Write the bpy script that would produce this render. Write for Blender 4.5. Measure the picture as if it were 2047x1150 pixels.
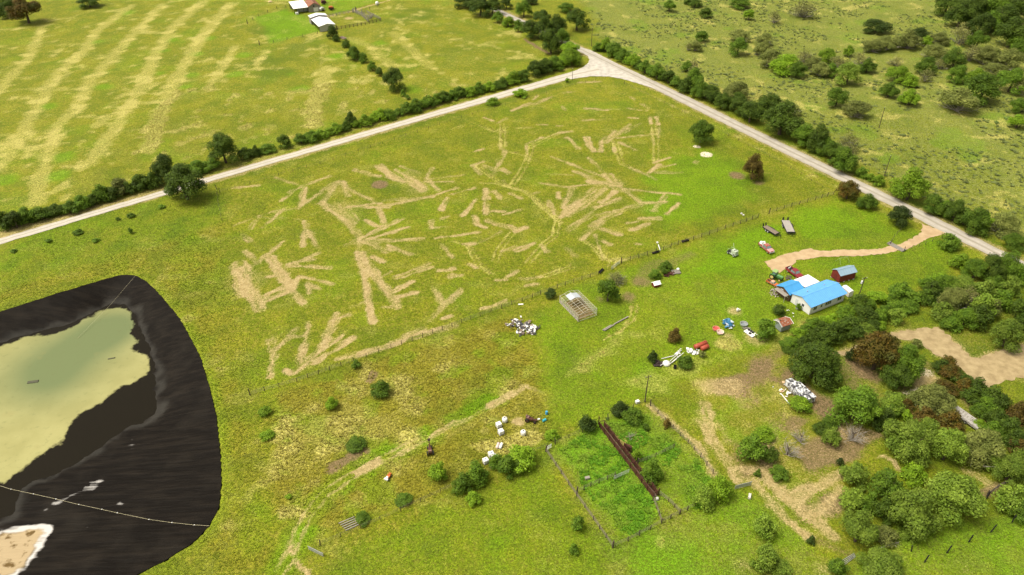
import bpy, bmesh, math, random
import numpy as np
from mathutils import Vector, Matrix
from mathutils.geometry import delaunay_2d_cdt

random.seed(7)
SC = bpy.context.scene
for o in list(bpy.data.objects):
    bpy.data.objects.remove(o)
COL = SC.collection

# ------------------------------------------------------------------ camera
CAM_H = 125.0
PITCH = math.radians(36.0)
FPX = 1500.0                       # focal length in photo pixels (photo is 2047 wide)
cam = bpy.data.cameras.new("camera")
cam.sensor_width = 36.0
cam.lens = FPX / 2047.0 * 36.0
cam.clip_start = 0.5
cam.clip_end = 20000.0
cam_ob = bpy.data.objects.new("camera", cam)
cam_ob.location = (0, 0, CAM_H)
cam_ob.rotation_euler = (math.radians(90) - PITCH, 0, 0)
COL.objects.link(cam_ob)
SC.camera = cam_ob

# ------------------------------------------------------------------ light
SUN_EL, SUN_AZ = math.radians(62), math.radians(-100)     # azimuth from +Y (away from camera) towards +X
world = bpy.data.worlds.new("World")
SC.world = world
world.use_nodes = True
wn = world.node_tree.nodes
sky = wn.new("ShaderNodeTexSky")
sky.sky_type = 'NISHITA'
sky.sun_disc = False
sky.sun_elevation = SUN_EL
sky.sun_rotation = SUN_AZ
sky.air_density = 1.0
sky.dust_density = 6.0
sky.ozone_density = 0.6
bg = wn["Background"]
bg.inputs[1].default_value = 0.135
hsv = wn.new("ShaderNodeHueSaturation")          # thin cloud: the sky is nearly colourless
hsv.inputs["Saturation"].default_value = 0.25
tint = wn.new("ShaderNodeMix"); tint.data_type = 'RGBA'; tint.blend_type = 'MULTIPLY'; tint.inputs[0].default_value = 1.0
tint.inputs[7].default_value = (1.0, 0.96, 0.86, 1)
world.node_tree.links.new(sky.outputs[0], hsv.inputs["Color"])
world.node_tree.links.new(hsv.outputs[0], tint.inputs[6])
world.node_tree.links.new(tint.outputs[2], bg.inputs[0])
sun = bpy.data.lights.new("sun", 'SUN')
sun.energy = 1.9
sun.angle = math.radians(28)
sun.color = (1.0, 0.94, 0.83)
sun_ob = bpy.data.objects.new("sun", sun)
d = Vector((math.sin(SUN_AZ) * math.cos(SUN_EL), math.cos(SUN_AZ) * math.cos(SUN_EL), math.sin(SUN_EL)))
sun_ob.rotation_euler = d.to_track_quat('Z', 'Y').to_euler()
COL.objects.link(sun_ob)
vs = SC.view_settings
vs.view_transform = 'Standard'
vs.look = 'None'
vs.exposure = 0.58
vs.gamma = 1.0
vs.use_curve_mapping = False

# ------------------------------------------------------------------ helpers
def at(x, y, z=0.0):
    """survey point: where the sight line measured at photo position (x, y) meets the level z"""
    u = (x - 1023.5) / FPX
    v = (575.0 - y) / FPX
    dy = math.cos(PITCH) + v * math.sin(PITCH)
    dz = -math.sin(PITCH) + v * math.cos(PITCH)
    t = (CAM_H - z) / -dz
    return Vector((u * t, dy * t, z))

def slant(p):
    return (Vector((p[0], p[1], p[2])) - Vector((0, 0, CAM_H))).length

def Zm(ox, oy, s):
    return lambda a, b: (ox + a * s, oy + b * s)

def tag(o, label=None, cat=None, group=None, kind=None):
    if label: o["label"] = label
    if cat: o["category"] = cat
    if group: o["group"] = group
    if kind or cat: o["kind"] = kind or "thing"
    return o

def empty(name, loc, rz=0.0):
    o = bpy.data.objects.new(name, None)
    o.empty_display_size = 0.3
    o.location = loc
    o.rotation_euler = (0, 0, rz)
    COL.objects.link(o)
    return o

def thing(name, label, cat, loc, rz=0.0, group=None):
    return tag(empty(name, loc, rz), label, cat, group)

def link_mesh(name, me, mat=None, parent=None):
    o = bpy.data.objects.new(name, me)
    if mat is not None:
        if len(me.materials) == 0:
            me.materials.append(mat)
    if parent is not None:
        o.parent = parent
    COL.objects.link(o)
    return o

class MB:
    def __init__(self):
        self.v, self.f = [], []
    def add(self, vs_, fs_):
        n = len(self.v)
        self.v += [tuple(p) for p in vs_]
        self.f += [tuple(i + n for i in f) for f in fs_]
        return self
    def box(self, x0, x1, y0, y1, z0, z1):
        return self.add([(x0,y0,z0),(x1,y0,z0),(x1,y1,z0),(x0,y1,z0),(x0,y0,z1),(x1,y0,z1),(x1,y1,z1),(x0,y1,z1)],
                        [(3,2,1,0),(4,5,6,7),(0,1,5,4),(1,2,6,5),(2,3,7,6),(3,0,4,7)])
    def obox(self, c, s, rz=0.0, rx=0.0, ry=0.0):
        M = Matrix.Translation(c) @ Matrix.Rotation(rz,4,'Z') @ Matrix.Rotation(ry,4,'Y') @ Matrix.Rotation(rx,4,'X')
        a,b,e = s[0]/2, s[1]/2, s[2]/2
        P = [M @ Vector(q) for q in [(-a,-b,-e),(a,-b,-e),(a,b,-e),(-a,b,-e),(-a,-b,e),(a,-b,e),(a,b,e),(-a,b,e)]]
        return self.add(P, [(3,2,1,0),(4,5,6,7),(0,1,5,4),(1,2,6,5),(2,3,7,6),(3,0,4,7)])
    def slab(self, pts, off):
        """polygon extruded by the vector off"""
        n = len(pts); off = Vector(off)
        P = [Vector(p) for p in pts]
        Q = [p + off for p in P]
        fs = [tuple(range(n)), tuple(range(2*n-1, n-1, -1))]
        for i in range(n):
            j = (i+1) % n
            fs.append((i, i+n, j+n, j))
        return self.add(P+Q, fs)
    def tube(self, p0, p1, r0, r1=None, n=6, cap=True):
        if r1 is None: r1 = r0
        p0, p1 = Vector(p0), Vector(p1)
        ax = (p1-p0)
        if ax.length < 1e-6: return self
        ax.normalize()
        t = Vector((0,0,1)) if abs(ax.z) < .9 else Vector((1,0,0))
        a = ax.cross(t).normalized(); b = ax.cross(a)
        V = []
        for p, r in ((p0,r0),(p1,r1)):
            for i in range(n):
                w = 2*math.pi*i/n
                V.append(p + a*math.cos(w)*r + b*math.sin(w)*r)
        F = [(i,(i+1)%n,(i+1)%n+n,i+n) for i in range(n)]
        if cap: F += [tuple(range(n-1,-1,-1)), tuple(range(n,2*n))]
        return self.add(V, F)
    def lathe(self, prof, n=14, c=(0,0,0), axis='z'):
        V, F = [], []
        for r, h in prof:
            for i in range(n):
                w = 2*math.pi*i/n
                x, y, z = r*math.cos(w), r*math.sin(w), h
                if axis == 'x': x, y, z = h, r*math.cos(w), r*math.sin(w)
                if axis == 'y': x, y, z = r*math.cos(w), h, r*math.sin(w)
                V.append((x+c[0], y+c[1], z+c[2]))
        m = len(prof)
        for k in range(m-1):
            for i in range(n):
                F.append((k*n+i, k*n+(i+1)%n, (k+1)*n+(i+1)%n, (k+1)*n+i))
        F.append(tuple(range(n-1,-1,-1))); F.append(tuple((m-1)*n+i for i in range(n)))
        return self.add(V, F)
    def mesh(self, name, mat=None, smooth=False, bevel=0.0):
        me = bpy.data.meshes.new(name)
        me.from_pydata(self.v, [], self.f)
        bm = bmesh.new(); bm.from_mesh(me)
        bmesh.ops.recalc_face_normals(bm, faces=bm.faces)
        if bevel > 0:
            bmesh.ops.bevel(bm, geom=list(bm.edges), offset=bevel, segments=1, affect='EDGES', clamp_overlap=True)
        bm.to_mesh(me); bm.free()
        if smooth:
            me.polygons.foreach_set("use_smooth", [True]*len(me.polygons))
        if mat is not None: me.materials.append(mat)
        return me
    def build(self, name, mat, parent=None, smooth=False, bevel=0.0):
        return link_mesh(name, self.mesh(name, mat, smooth, bevel), None, parent)

# ------------------------------------------------------------------ procedural noise in numpy
def vnoise(x, y, scale, seed):
    x = np.asarray(x)/scale + seed*17.31; y = np.asarray(y)/scale + seed*5.77
    xi = np.floor(x).astype(np.int64); yi = np.floor(y).astype(np.int64)
    fx = x-xi; fy = y-yi
    fx = fx*fx*(3-2*fx); fy = fy*fy*(3-2*fy)
    def h(a, b):
        n = (a*374761393 + b*668265263 + seed*982451653) & 0x7fffffff
        n = ((n ^ (n >> 13)) * 1274126177) & 0x7fffffff
        return ((n ^ (n >> 16)) & 0xffff) / 65535.0
    return (h(xi,yi)*(1-fx)+h(xi+1,yi)*fx)*(1-fy) + (h(xi,yi+1)*(1-fx)+h(xi+1,yi+1)*fx)*fy
def fbm(x, y, scale, seed):
    return (vnoise(x,y,scale,seed)*4 + vnoise(x,y,scale/2,seed+1)*2 + vnoise(x,y,scale/4.3,seed+2))/7
def sstep(a, b, x):
    t = np.clip((x-a)/(b-a), 0, 1); return t*t*(3-2*t)

# ------------------------------------------------------------------ materials
MATS = {}
def newmat(name):
    m = bpy.data.materials.new(name); m.use_nodes = True
    return m, m.node_tree.nodes, m.node_tree.links, m.node_tree.nodes["Principled BSDF"]

def solid(name, col, rough=.6, metal=0.0, var=.18, scale=2.0, spec=.4, dirt=None):
    """plain surface with uneven tone; dirt = (colour, amount) adds blotchy wear"""
    if name in MATS: return MATS[name]
    m, N, Lk, b = newmat(name)
    tc = N.new("ShaderNodeTexCoord")
    nz = N.new("ShaderNodeTexNoise"); nz.inputs["Scale"].default_value = scale; nz.inputs["Detail"].default_value = 5
    Lk.new(tc.outputs["Object"], nz.inputs["Vector"])
    mx = N.new("ShaderNodeMix"); mx.data_type = 'RGBA'
    c = col
    mx.inputs[6].default_value = (c[0]*(1-var), c[1]*(1-var), c[2]*(1-var), 1)
    mx.inputs[7].default_value = (min(1,c[0]*(1+var)), min(1,c[1]*(1+var)), min(1,c[2]*(1+var)), 1)
    Lk.new(nz.outputs["Fac"], mx.inputs[0])
    out = mx.outputs[2]
    if dirt:
        n2 = N.new("ShaderNodeTexNoise"); n2.inputs["Scale"].default_value = scale*1.7; n2.inputs["Detail"].default_value = 8
        Lk.new(tc.outputs["Object"], n2.inputs["Vector"])
        mr = N.new("ShaderNodeMapRange"); mr.inputs[1].default_value = 0.62-dirt[1]*.35; mr.inputs[2].default_value = 0.70-dirt[1]*.2
        Lk.new(n2.outputs["Fac"], mr.inputs[0])
        m2 = N.new("ShaderNodeMix"); m2.data_type = 'RGBA'
        Lk.new(mr.outputs[0], m2.inputs[0]); Lk.new(out, m2.inputs[6])
        m2.inputs[7].default_value = (*dirt[0], 1)
        out = m2.outputs[2]
    Lk.new(out, b.inputs["Base Color"])
    b.inputs["Roughness"].default_value = rough
    b.inputs["Metallic"].default_value = metal
    b.inputs["Specular IOR Level"].default_value = spec
    MATS[name] = m
    return m

def leafmat(name, col, col2, transl=.27):
    m, N, Lk, b = newmat(name)
    geo = N.new("ShaderNodeNewGeometry"); oi = N.new("ShaderNodeObjectInfo")
    tc = N.new("ShaderNodeTexCoord")
    nz = N.new("ShaderNodeTexNoise"); nz.inputs["Scale"].default_value = 1.6; nz.inputs["Detail"].default_value = 3
    Lk.new(tc.outputs["Object"], nz.inputs["Vector"])
    mr = N.new("ShaderNodeMapRange"); mr.inputs[1].default_value = .35; mr.inputs[2].default_value = .68
    Lk.new(nz.outputs["Fac"], mr.inputs[0])
    mx = N.new("ShaderNodeMix"); mx.data_type = 'RGBA'
    mx.inputs[6].default_value = (*col,1); mx.inputs[7].default_value = (*col2,1)
    Lk.new(mr.outputs[0], mx.inputs[0])
    a = N.new("ShaderNodeMath"); a.operation = 'MULTIPLY_ADD'
    Lk.new(geo.outputs["Random Per Island"], a.inputs[0]); a.inputs[1].default_value = .7; a.inputs[2].default_value = .65
    a2 = N.new("ShaderNodeMath"); a2.operation = 'MULTIPLY_ADD'
    Lk.new(oi.outputs["Random"], a2.inputs[0]); a2.inputs[1].default_value = .5; a2.inputs[2].default_value = .8
    a3 = N.new("ShaderNodeMath"); a3.operation = 'MULTIPLY'
    Lk.new(a.outputs[0], a3.inputs[0]); Lk.new(a2.outputs[0], a3.inputs[1])
    hs = N.new("ShaderNodeHueSaturation")
    Lk.new(a3.outputs[0], hs.inputs["Value"]); Lk.new(mx.outputs[2], hs.inputs["Color"])
    Lk.new(hs.outputs[0], b.inputs["Base Color"])
    b.inputs["Roughness"].default_value = .65
    b.inputs["Specular IOR Level"].default_value = .25
    tr = N.new("ShaderNodeBsdfTranslucent"); Lk.new(hs.outputs[0], tr.inputs["Color"])
    ms = N.new("ShaderNodeMixShader"); ms.inputs[0].default_value = transl
    Lk.new(b.outputs[0], ms.inputs[1]); Lk.new(tr.outputs[0], ms.inputs[2])
    Lk.new(ms.outputs[0], N["Material Output"].inputs[0])
    return m
# ================================================================== GROUND
def seg_dist(PX, PY, a, b):
    ax, ay, bx, by = a[0], a[1], b[0], b[1]
    dx, dy = bx-ax, by-ay
    L2 = dx*dx+dy*dy + 1e-9
    t = np.clip(((PX-ax)*dx+(PY-ay)*dy)/L2, 0, 1)
    return np.hypot(PX-(ax+t*dx), PY-(ay+t*dy)), t

def poly_sd(PX, PY, poly):
    """signed distance, positive inside"""
    dmin = np.full(PX.shape, 1e9); ins = np.zeros(PX.shape, bool)
    n = len(poly)
    for i in range(n):
        a, b = poly[i], poly[(i+1) % n]
        dd, _ = seg_dist(PX, PY, a, b)
        dmin = np.minimum(dmin, dd)
        c = ((a[1] > PY) != (b[1] > PY)) & (PX < (b[0]-a[0])*(PY-a[1])/(b[1]-a[1]+1e-12)+a[0])
        ins ^= c
    return np.where(ins, dmin, -dmin)

def steps(a, b, s0, s1):
    out = [a]
    while out[-1] < b:
        t = (out[-1]-a)/(b-a)
        out.append(out[-1]+s0+(s1-s0)*t)
    return out
gx = [-6000,-3000,-1500,-800,-500,-400] + list(np.arange(-340,-175,1.7)) + list(np.arange(-175,190,.66)) + list(np.arange(190,341,1.7)) + [400,500,800,1500,3000,6000]
gy = [-3000,-800,-200,-50,20,50,62] + steps(70,250,.56,.62) + steps(250.7,500,.8,2.4) + [520,560,620,720,900,1300,2200,6000]
gx = np.array(gx); gy = np.array(gy)
GX, GY = np.meshgrid(gx, gy)
NF = {k: fbm(GX, GY, s, i+3) for i, (k, s) in enumerate((('a',2.2),('b',7.0),('c',26.0)))}
CH = {k: np.zeros(GX.shape) for k in ('dirt','straw','lush','dark','tall','red','pale','weed')}

def window(x0, x1, y0, y1):
    i0, i1 = np.searchsorted(gx, (x0, x1)); j0, j1 = np.searchsorted(gy, (y0, y1))
    return slice(max(0,j0-1), j1+1), slice(max(0,i0-1), i1+1)

def stroke(ch, pts, w, val=1.0, feather=.7, rag=.8, mode='max', streak=0.0):
    """pts: world xy list; w: full width in metres"""
    for a, b in zip(pts[:-1], pts[1:]):
        m = w+3
        s = window(min(a[0],b[0])-m, max(a[0],b[0])+m, min(a[1],b[1])-m, max(a[1],b[1])+m)
        dd, t = seg_dist(GX[s], GY[s], a, b)
        dd = dd + (NF['a'][s]-.5)*rag*2.0
        wgt = val*sstep(w/2+feather, w/2-feather*.6, dd)
        if streak:
            L_ = math.hypot(b[0]-a[0], b[1]-a[1])+1e-6
            ac = ((GX[s]-a[0])*(b[1]-a[1])-(GY[s]-a[1])*(b[0]-a[0]))/L_
            sn = vnoise(t*L_, ac*6, 5.0, int(abs(a[0]*7+b[1]*3)) % 97)
            wgt = wgt*(1-streak+streak*1.5*sn)
        CH[ch][s] = np.maximum(CH[ch][s], wgt) if mode == 'max' else np.clip(CH[ch][s]-wgt, 0, 1)

def area(ch, poly, val, feather=3.0, rag=4.0, mode='max', patch=0.0):
    xs = [p[0] for p in poly]; ys = [p[1] for p in poly]
    s = window(min(xs)-10, max(xs)+10, min(ys)-10, max(ys)+10)
    sd = poly_sd(GX[s], GY[s], poly) + (NF['b'][s]-.5)*rag*2
    wgt = val*sstep(-feather, feather, sd)
    if patch: wgt = wgt*(1-patch+patch*sstep(.35,.65,NF['b'][s]))
    if mode == 'max': CH[ch][s] = np.maximum(CH[ch][s], wgt)
    elif mode == 'sub': CH[ch][s] = CH[ch][s]*(1-np.clip(wgt,0,1))

def P(lst, zm=None):
    return [at(*(zm(*q) if zm else q)).to_tuple()[:2] for q in lst]
def blob(ch, x, y, r, val, zm=None, feather=2.0, mode='max'):
    c = at(*(zm(x,y) if zm else (x,y)))
    k = [(c.x+r*math.cos(i*.7854), c.y+r*math.sin(i*.7854)) for i in range(8)]
    area(ch, k, val, feather, 2.0, mode)

zA = Zm(440,330,.25403); zB = Zm(900,150,.25403); zC = Zm(900,400,.25403); zD = Zm(480,540,.23449)
zH = Zm(0,0,.3479); zF = Zm(500,0,.2); zJ = Zm(880,0,.24426); zU = Zm(1380,0,.33036)
zR = Zm(1680,340,.19135); zN = Zm(1460,660,.29572); zS = Zm(1460,850,.28676); zY = Zm(1080,780,.27831)
zE = Zm(1380,760,.20872); zG = Zm(960,520,.19541); zL = Zm(460,730,.36530); zK = Zm(800,770,.2)
zV = Zm(1480,400,.15649); zW = Zm(1500,510,.14781); zX = Zm(1647,500,.19569); zO = Zm(0,520,.27824); zQ = Zm(0,830,.27824)
zM = Zm(1647,850,.26093); zT = Zm(1260,600,.15649); zP = Zm(1000,900,.27357)

# ---- broad tones
area('straw', P([(-300,120),(430,-40),(900,-40),(1170,120),(880,205),(300,365),(-200,470)]), .34, 8, 8, patch=.7)
area('weed', P([(1150,-30),(2300,-30),(2300,600),(2000,480),(1720,330),(1420,185),(1200,80)]), .75, 5, 6)
area('straw', P([(1150,-30),(2300,-30),(2300,600),(2000,480),(1720,330),(1420,185),(1200,80)]), .30, 5, 6, patch=.8)
area('tall', P([(530,795),(790,705),(1030,630),(1062,700),(1082,770),(1095,860),(1000,935),(870,985),(650,1080),(585,1110),(560,1080)]), .95, 2, 2)
area('tall', P([(-60,600),(200,520),(440,450),(480,640),(545,1010),(560,1120),(330,1160),(-200,1300),(-300,640)]), .55, 3, 3, patch=.5)
area('lush', P([(1040,640),(1110,590),(1200,560),(1310,520),(1480,455),(1540,430),(1670,395),(1790,430),(1930,520),(1760,610),(1620,660),(1480,705),(1320,790),(1190,835),(1105,850),(1090,780),(1070,700)]), .55, 2, 3, patch=.35)
area('lush', P([(1390,540),(1440,480),(1540,440),(1580,450),(1520,520),(1480,560)]), 1.0, 4, 4)
area('lush', P([(1560,430),(1660,400),(1740,440),(1690,480),(1600,480)]), .9, 4, 4)
area('lush', P([(1300,350),(1400,300),(1480,330),(1520,390),(1420,440),(1330,450),(1290,420)]), .8, 5, 5)
area('lush', P([(590,1160),(800,1065),(1090,915),(1160,1010),(1240,1160)]), .45, 2, 3, patch=.4)
area('dark', P([(590,1160),(800,1065),(1090,915),(1160,1010),(1240,1160)]), .35, 2, 3, patch=.5)
area('weed', P([(1100,895),(1195,850),(1320,820),(1400,900),(1470,985),(1520,1010),(1700,1160),(1240,1180),(1180,1060)]), .4, 1.5, 1)
area('lush', P([(1108,900),(1195,850),(1250,900),(1310,1000),(1320,1030),(1240,1075),(1180,1020)]), .95, 2, 2.5, patch=.25)
area('weed', P([(1108,900),(1195,850),(1250,900),(1310,1000),(1320,1030),(1240,1075),(1180,1020)]), .95, 2, 2.5, patch=.25)
area('lush', P([(1200,850),(1300,820),(1400,910),(1430,960),(1390,1030),(1320,1010),(1260,920)]), .7, 2.5, 2.5, patch=.4)
area('weed', P([(1200,850),(1300,820),(1400,910),(1430,960),(1390,1030),(1320,1010),(1260,920)]), .7, 2.5, 2.5, patch=.4)
area('lush', P([(1240,1090),(1480,985),(1530,1010),(1700,1160),(1240,1180)]), .65, 7, 5, patch=.6)
area('lush', P([(1650,1170),(1780,1080),(2047,1010),(2150,1170)]), .6, 2, 3, patch=.5)
area('weed', P([(1650,1170),(1780,1080),(2047,1010),(2150,1170)]), .35, 2, 3)
area('dark', P([(1560,700),(1750,640),(1870,590),(2060,560),(2200,700),(2200,1000),(1950,1000),(1750,870),(1640,830)]), .55, 4, 4)
area('dark', P([(0,485),(370,380),(440,390),(445,440),(250,510),(-100,610)]), .45, 3, 4, patch=.6)
area('lush', P([(0,485),(370,380),(440,390),(445,440),(250,510),(-100,610)]), .35, 3, 4, patch=.6)
area('dark', P([(1420,400),(1480,330),(1620,360),(1660,388),(1520,425),(1380,480)]), .35, 4, 4)
area('dark', P([(1720,520),(1900,490),(1940,520),(1780,590)]), .45, 4, 4)
# verges of the roads
stroke('dark', P([(-40,500),(400,376),(880,236),(1150,163)]), 3.5, .4, 1.5)
stroke('straw', P([(0,470),(400,350),(880,208),(1140,135)]), 3.5, .5, 1.5, .8)
stroke('dark', P([(1180,78),(1400,190),(1680,336),(1840,412),(2000,490)]), 4, .7, 1.5)
stroke('straw', P([(1260,172),(1400,235),(1690,385),(1840,460)]), 2.5, .35, 1.2)

# ---- hay field: windrow strips and lush hollows
for pts, w in (([(240,150),(170,330),(60,440),(-40,560)],4.5), ([(760,30),(560,170),(480,300),(330,420),(240,560),(130,760),(-20,980)],5.0),
               ([(930,30),(780,180),(640,330),(500,490),(440,620),(330,720),(270,880),(200,1160)],5.0),
               ([(1170,10),(1000,150),(880,330),(830,460),(740,600),(660,740),(560,880),(480,960)],5.5), ([(640,660),(560,720)],4),
               ([(1330,20),(1160,210),(1050,380),(960,560),(900,700),(860,860)],6), ([(900,480),(780,520),(690,560)],4),
               ([(1350,270),(1260,400),(1190,520)],4), ([(1530,290),(1470,370)],3.5), ([(1880,390),(1800,600),(1800,720)],6), ([(0,170),(260,150)],3)):
    stroke('straw', P(pts, zH), w*1.25, .62, 3.0, 2.4)
for pts, w in (([(1010,380),(1200,470),(1440,680)],5), ([(1440,330),(1560,450),(1800,670)],6), ([(700,720),(760,800),(700,1000)],7)):
    stroke('straw', P(pts, zF), w*1.2, .52, 3.0, 2.4)
for x,y,r in ((990,230,4),(950,290,3),(1200,220,3.5),(1130,310,3),(1100,430,3),(1060,500,2.5),(1400,320,4),(1340,430,4),(590,500,4),(740,70,4),(280,610,4),(370,900,4),(330,1010,4),(30,1040,5),(560,240,3),(920,420,2.5)):
    blob('lush', x, y, r, .9, zH)
for x,y,r in ((1300,430,4),(870,560,4),(500,880,4),(1600,900,5),(400,740,3)):
    blob('lush', x, y, r, .8, zF)
area('lush', P([(60,170),(370,90),(600,200),(700,310),(200,430)], zF), 1.0, 2, 2)
area('lush', P([(700,60),(760,-10),(1300,0),(1000,100),(860,140)], zF), .7, 3, 2)
for x,y,r in ((1600,420,8),(1500,400,5),(1700,280,8),(1500,170,8)): blob('dark', x, y, r, .75, zH, 4)
for x,y,r in ((150,620,10),(400,550,8),(1650,150,14),(1450,200,8),(640,430,7)): blob('dark', x, y, r, .7, zF, 4)
for x,y,r in ((950,290,1.5),(665,400,1.6),(390,437,1.6),(990,350,1),(490,415,1.4)): blob('dark', x, y, r, 1.0, zH, .8)
stroke('dirt', P([(760,165),(1030,110),(1100,85),(1400,0)], zF), 1.6, .9, .7)
blob('dirt', 980, 185, 2.6, 1.0, zF); blob('dirt', 1450, 205, 1.0, .5, zF)
area('dark', P([(0,120),(500,180),(940,440),(600,660),(0,500)], zJ), .3, 8, 6, patch=.6)
stroke('red', P([(690,320),(800,390),(900,440)], zJ), 2.5, .8, 1)

# ---- scraped dirt tracks in the cleared field: (x1,y1,x2,y2,width)
TA = """430,100,640,160,2 640,160,480,280,2 640,165,540,220,2 650,160,860,90,2 660,180,620,340,3 920,130,640,320,2.5 930,130,800,300,4.5 960,130,1000,240,4.5
1010,190,1280,320,3 800,300,960,420,4 870,330,1100,560,4.2 960,330,1060,440,6 930,330,1340,330,2.4 1000,330,1260,300,2 1300,320,1680,240,3 1280,280,1660,250,2.6
1250,340,1290,450,3 1140,430,1230,480,2 1060,40,1250,90,3 1230,10,1600,200,4 1270,0,1330,80,3 1390,40,1560,180,3.6 1450,60,1620,190,3 1670,20,1630,100,2.4
1640,110,1920,80,1.4 1620,130,1830,130,1.4 1620,110,1720,200,3 1680,240,1860,180,2 1430,10,1560,60,2 1330,90,1440,130,3 100,180,300,160,2 240,500,310,400,2.2
310,400,480,350,1.6 100,480,300,400,1.4 310,410,640,430,1.8 340,490,500,340,1.8 490,360,640,330,1.8 170,550,240,600,2.4 190,680,290,770,3 300,770,490,600,2.4
150,780,190,1000,8 200,800,300,1120,5.5 400,740,560,960,5.5 380,880,520,860,2 560,960,330,1080,2.4 640,880,360,1020,2.4 560,980,650,1080,2.4 620,870,880,940,2
600,900,560,980,3 690,920,780,970,2 700,960,700,1010,2 660,440,780,680,2.6 660,440,650,640,1.8 540,790,780,690,2.4 560,790,870,810,2.2 620,760,740,740,2
980,640,1440,420,2.4 1100,580,1400,430,2.4 1100,600,1480,490,2 1120,600,1420,590,2.6 1460,590,1600,580,2.6 1690,580,2047,520,1.4 1120,600,1320,680,2.8 1320,640,1500,700,2.2
1090,620,1180,1142,3.2 1110,700,1390,1100,4.6 1100,700,1160,860,5.5 1200,720,1280,760,2.6 1380,880,1640,770,2 1380,890,1660,800,2 1290,870,1350,840,2 1370,1000,1510,920,2.4
1380,1040,1550,1000,2.4 1740,350,1790,260,2.4 1910,400,2010,280,2 1660,440,1660,490,3 1740,430,1800,400,2 1690,490,1830,480,1.4 1740,620,1820,720,2 1720,830,1840,820,2
1820,880,1890,865,2.4 1690,970,1760,1100,2.4 1740,1120,1900,980,2.4 1920,620,1990,620,2 2010,400,2010,450,3 1980,780,2000,800,3"""
TB = """660,190,690,160,2 480,280,640,220,2.4 660,230,800,170,3.2 900,140,980,130,2 1020,60,1180,50,2.6 1060,260,1240,275,2.4 1260,270,1340,270,2 1400,260,1540,280,2
1420,170,1450,190,2 1510,230,1560,265,2.6 1700,320,1770,345,2 1570,330,1580,380,2.4 1620,330,1640,390,2.6 1640,400,1640,500,1.4 1590,440,1600,540,1.8 1040,360,1120,350,2
1120,355,1280,345,1.3 1400,335,1480,340,1.4 680,390,760,390,1.4 840,400,880,400,1.4 1180,540,1300,440,3 1230,530,1410,390,2.4 1250,510,1500,380,2 1310,495,1650,465,1.8
1180,520,1190,600,2.4 1070,490,1130,600,3.2 1330,530,1460,590,2 870,450,950,440,3.6 600,550,720,490,2 700,510,860,455,1.8 920,490,1010,580,2.4 600,560,600,620,1.4
1290,570,1290,600,2.4 340,360,270,340,2 370,380,440,340,2.4 880,245,905,275,2 80,520,140,520,1.4 160,610,260,580,1.4 390,550,410,590,3.6 430,600,330,790,3 170,710,260,680,2
260,710,330,740,3.6 410,740,465,770,3.6 180,720,240,780,2 420,830,430,850,2.4 800,640,1200,800,2.2 880,670,1020,720,2 980,760,1180,830,3.2 1090,650,1230,800,2.4
1240,790,1330,900,6.5 1100,840,1330,860,5.5 720,850,900,880,2.4 900,880,1100,860,2 1320,890,1800,940,2.2 1120,900,880,1110,4.6 1210,900,930,1110,4.6 1290,920,1180,1000,3
970,890,880,1040,2.4 1390,920,1490,1000,2.4 1150,1040,1330,980,3.8 1040,1130,1160,1040,2.4 1170,1110,1500,1020,3.4 1500,1010,1690,1000,2.4 1690,940,1600,1070,3 1710,1090,1800,1010,2.4
740,780,960,790,1.4 1420,730,1620,820,2.4 1560,770,1650,700,2.4 1590,740,1770,700,2 1620,765,1830,770,1.8 1600,690,1720,650,2 1930,690,1940,680,2.4 470,930,560,965,2.4
280,900,285,1090,3.2 200,980,100,1100,2.4 350,910,400,970,2.4 340,1070,420,1075,2.4 410,1100,570,1055,1.4 190,1110,210,1142,2.4 850,930,850,970,2.4 660,930,690,925,2 770,990,830,1090,2.4 0,940,190,890,1.4"""
TC = """250,325,395,255,2.4 300,160,510,225,3.2 210,190,280,215,2 510,245,590,215,3 190,130,210,180,2.4 0,285,230,255,1.4 100,345,190,345,2 400,410,510,370,2.4 520,400,650,345,2.6
730,360,760,400,2.4 920,380,990,440,2.6 930,235,1090,130,3 1030,300,1190,170,3.2 1100,200,1320,100,3.8 1200,235,1340,265,3.6 1430,230,1560,190,2.8 1500,150,1640,140,2.8 1390,180,1470,170,2
870,130,990,30,4.6 1210,330,1250,345,2.6 1140,270,1200,460,1.1 1460,345,1500,345,2 440,600,520,550,2.6 560,620,720,600,2.6 600,680,680,660,2 360,630,440,630,2 260,850,440,800,2.6
0,800,80,720,3.6 0,600,90,590,2.4 150,500,200,530,2.6 0,540,30,540,2 0,430,20,450,2.4"""
TD = """30,100,170,330,5.5 0,0,60,200,5.5 190,260,400,180,2.4 240,200,450,120,2.4 360,50,430,150,5.5 440,190,560,320,2.4 500,60,430,170,3 540,60,790,120,2 570,120,670,160,2.4
1040,0,1130,440,2.8 1150,30,1340,310,4.6 1100,0,1170,60,5.5 1310,180,1460,100,2.4 1330,230,1500,190,2.4 1220,315,1330,320,2 1040,280,1090,260,2.6 930,310,990,290,2.4 820,370,700,660,3.8
930,380,780,430,2.4 830,420,720,600,3.8 700,660,460,870,3.2 870,550,700,680,2.4 960,580,640,780,2.6 590,480,510,790,2.8 580,440,590,520,2 480,500,280,700,2.2 410,560,540,570,2
290,560,300,660,1.4 290,680,250,910,2.6 240,600,250,700,1.2 390,850,430,880,2.4 840,750,1240,660,2.6 1040,710,1380,600,2.6 1420,560,1560,500,3.2 1450,570,1820,470,3.4 1560,490,1660,370,1
1660,380,1880,200,2.4 1650,160,1730,310,2.4 1740,410,1800,390,2 1790,50,1890,45,2.4 1630,130,1650,160,1"""
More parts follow.
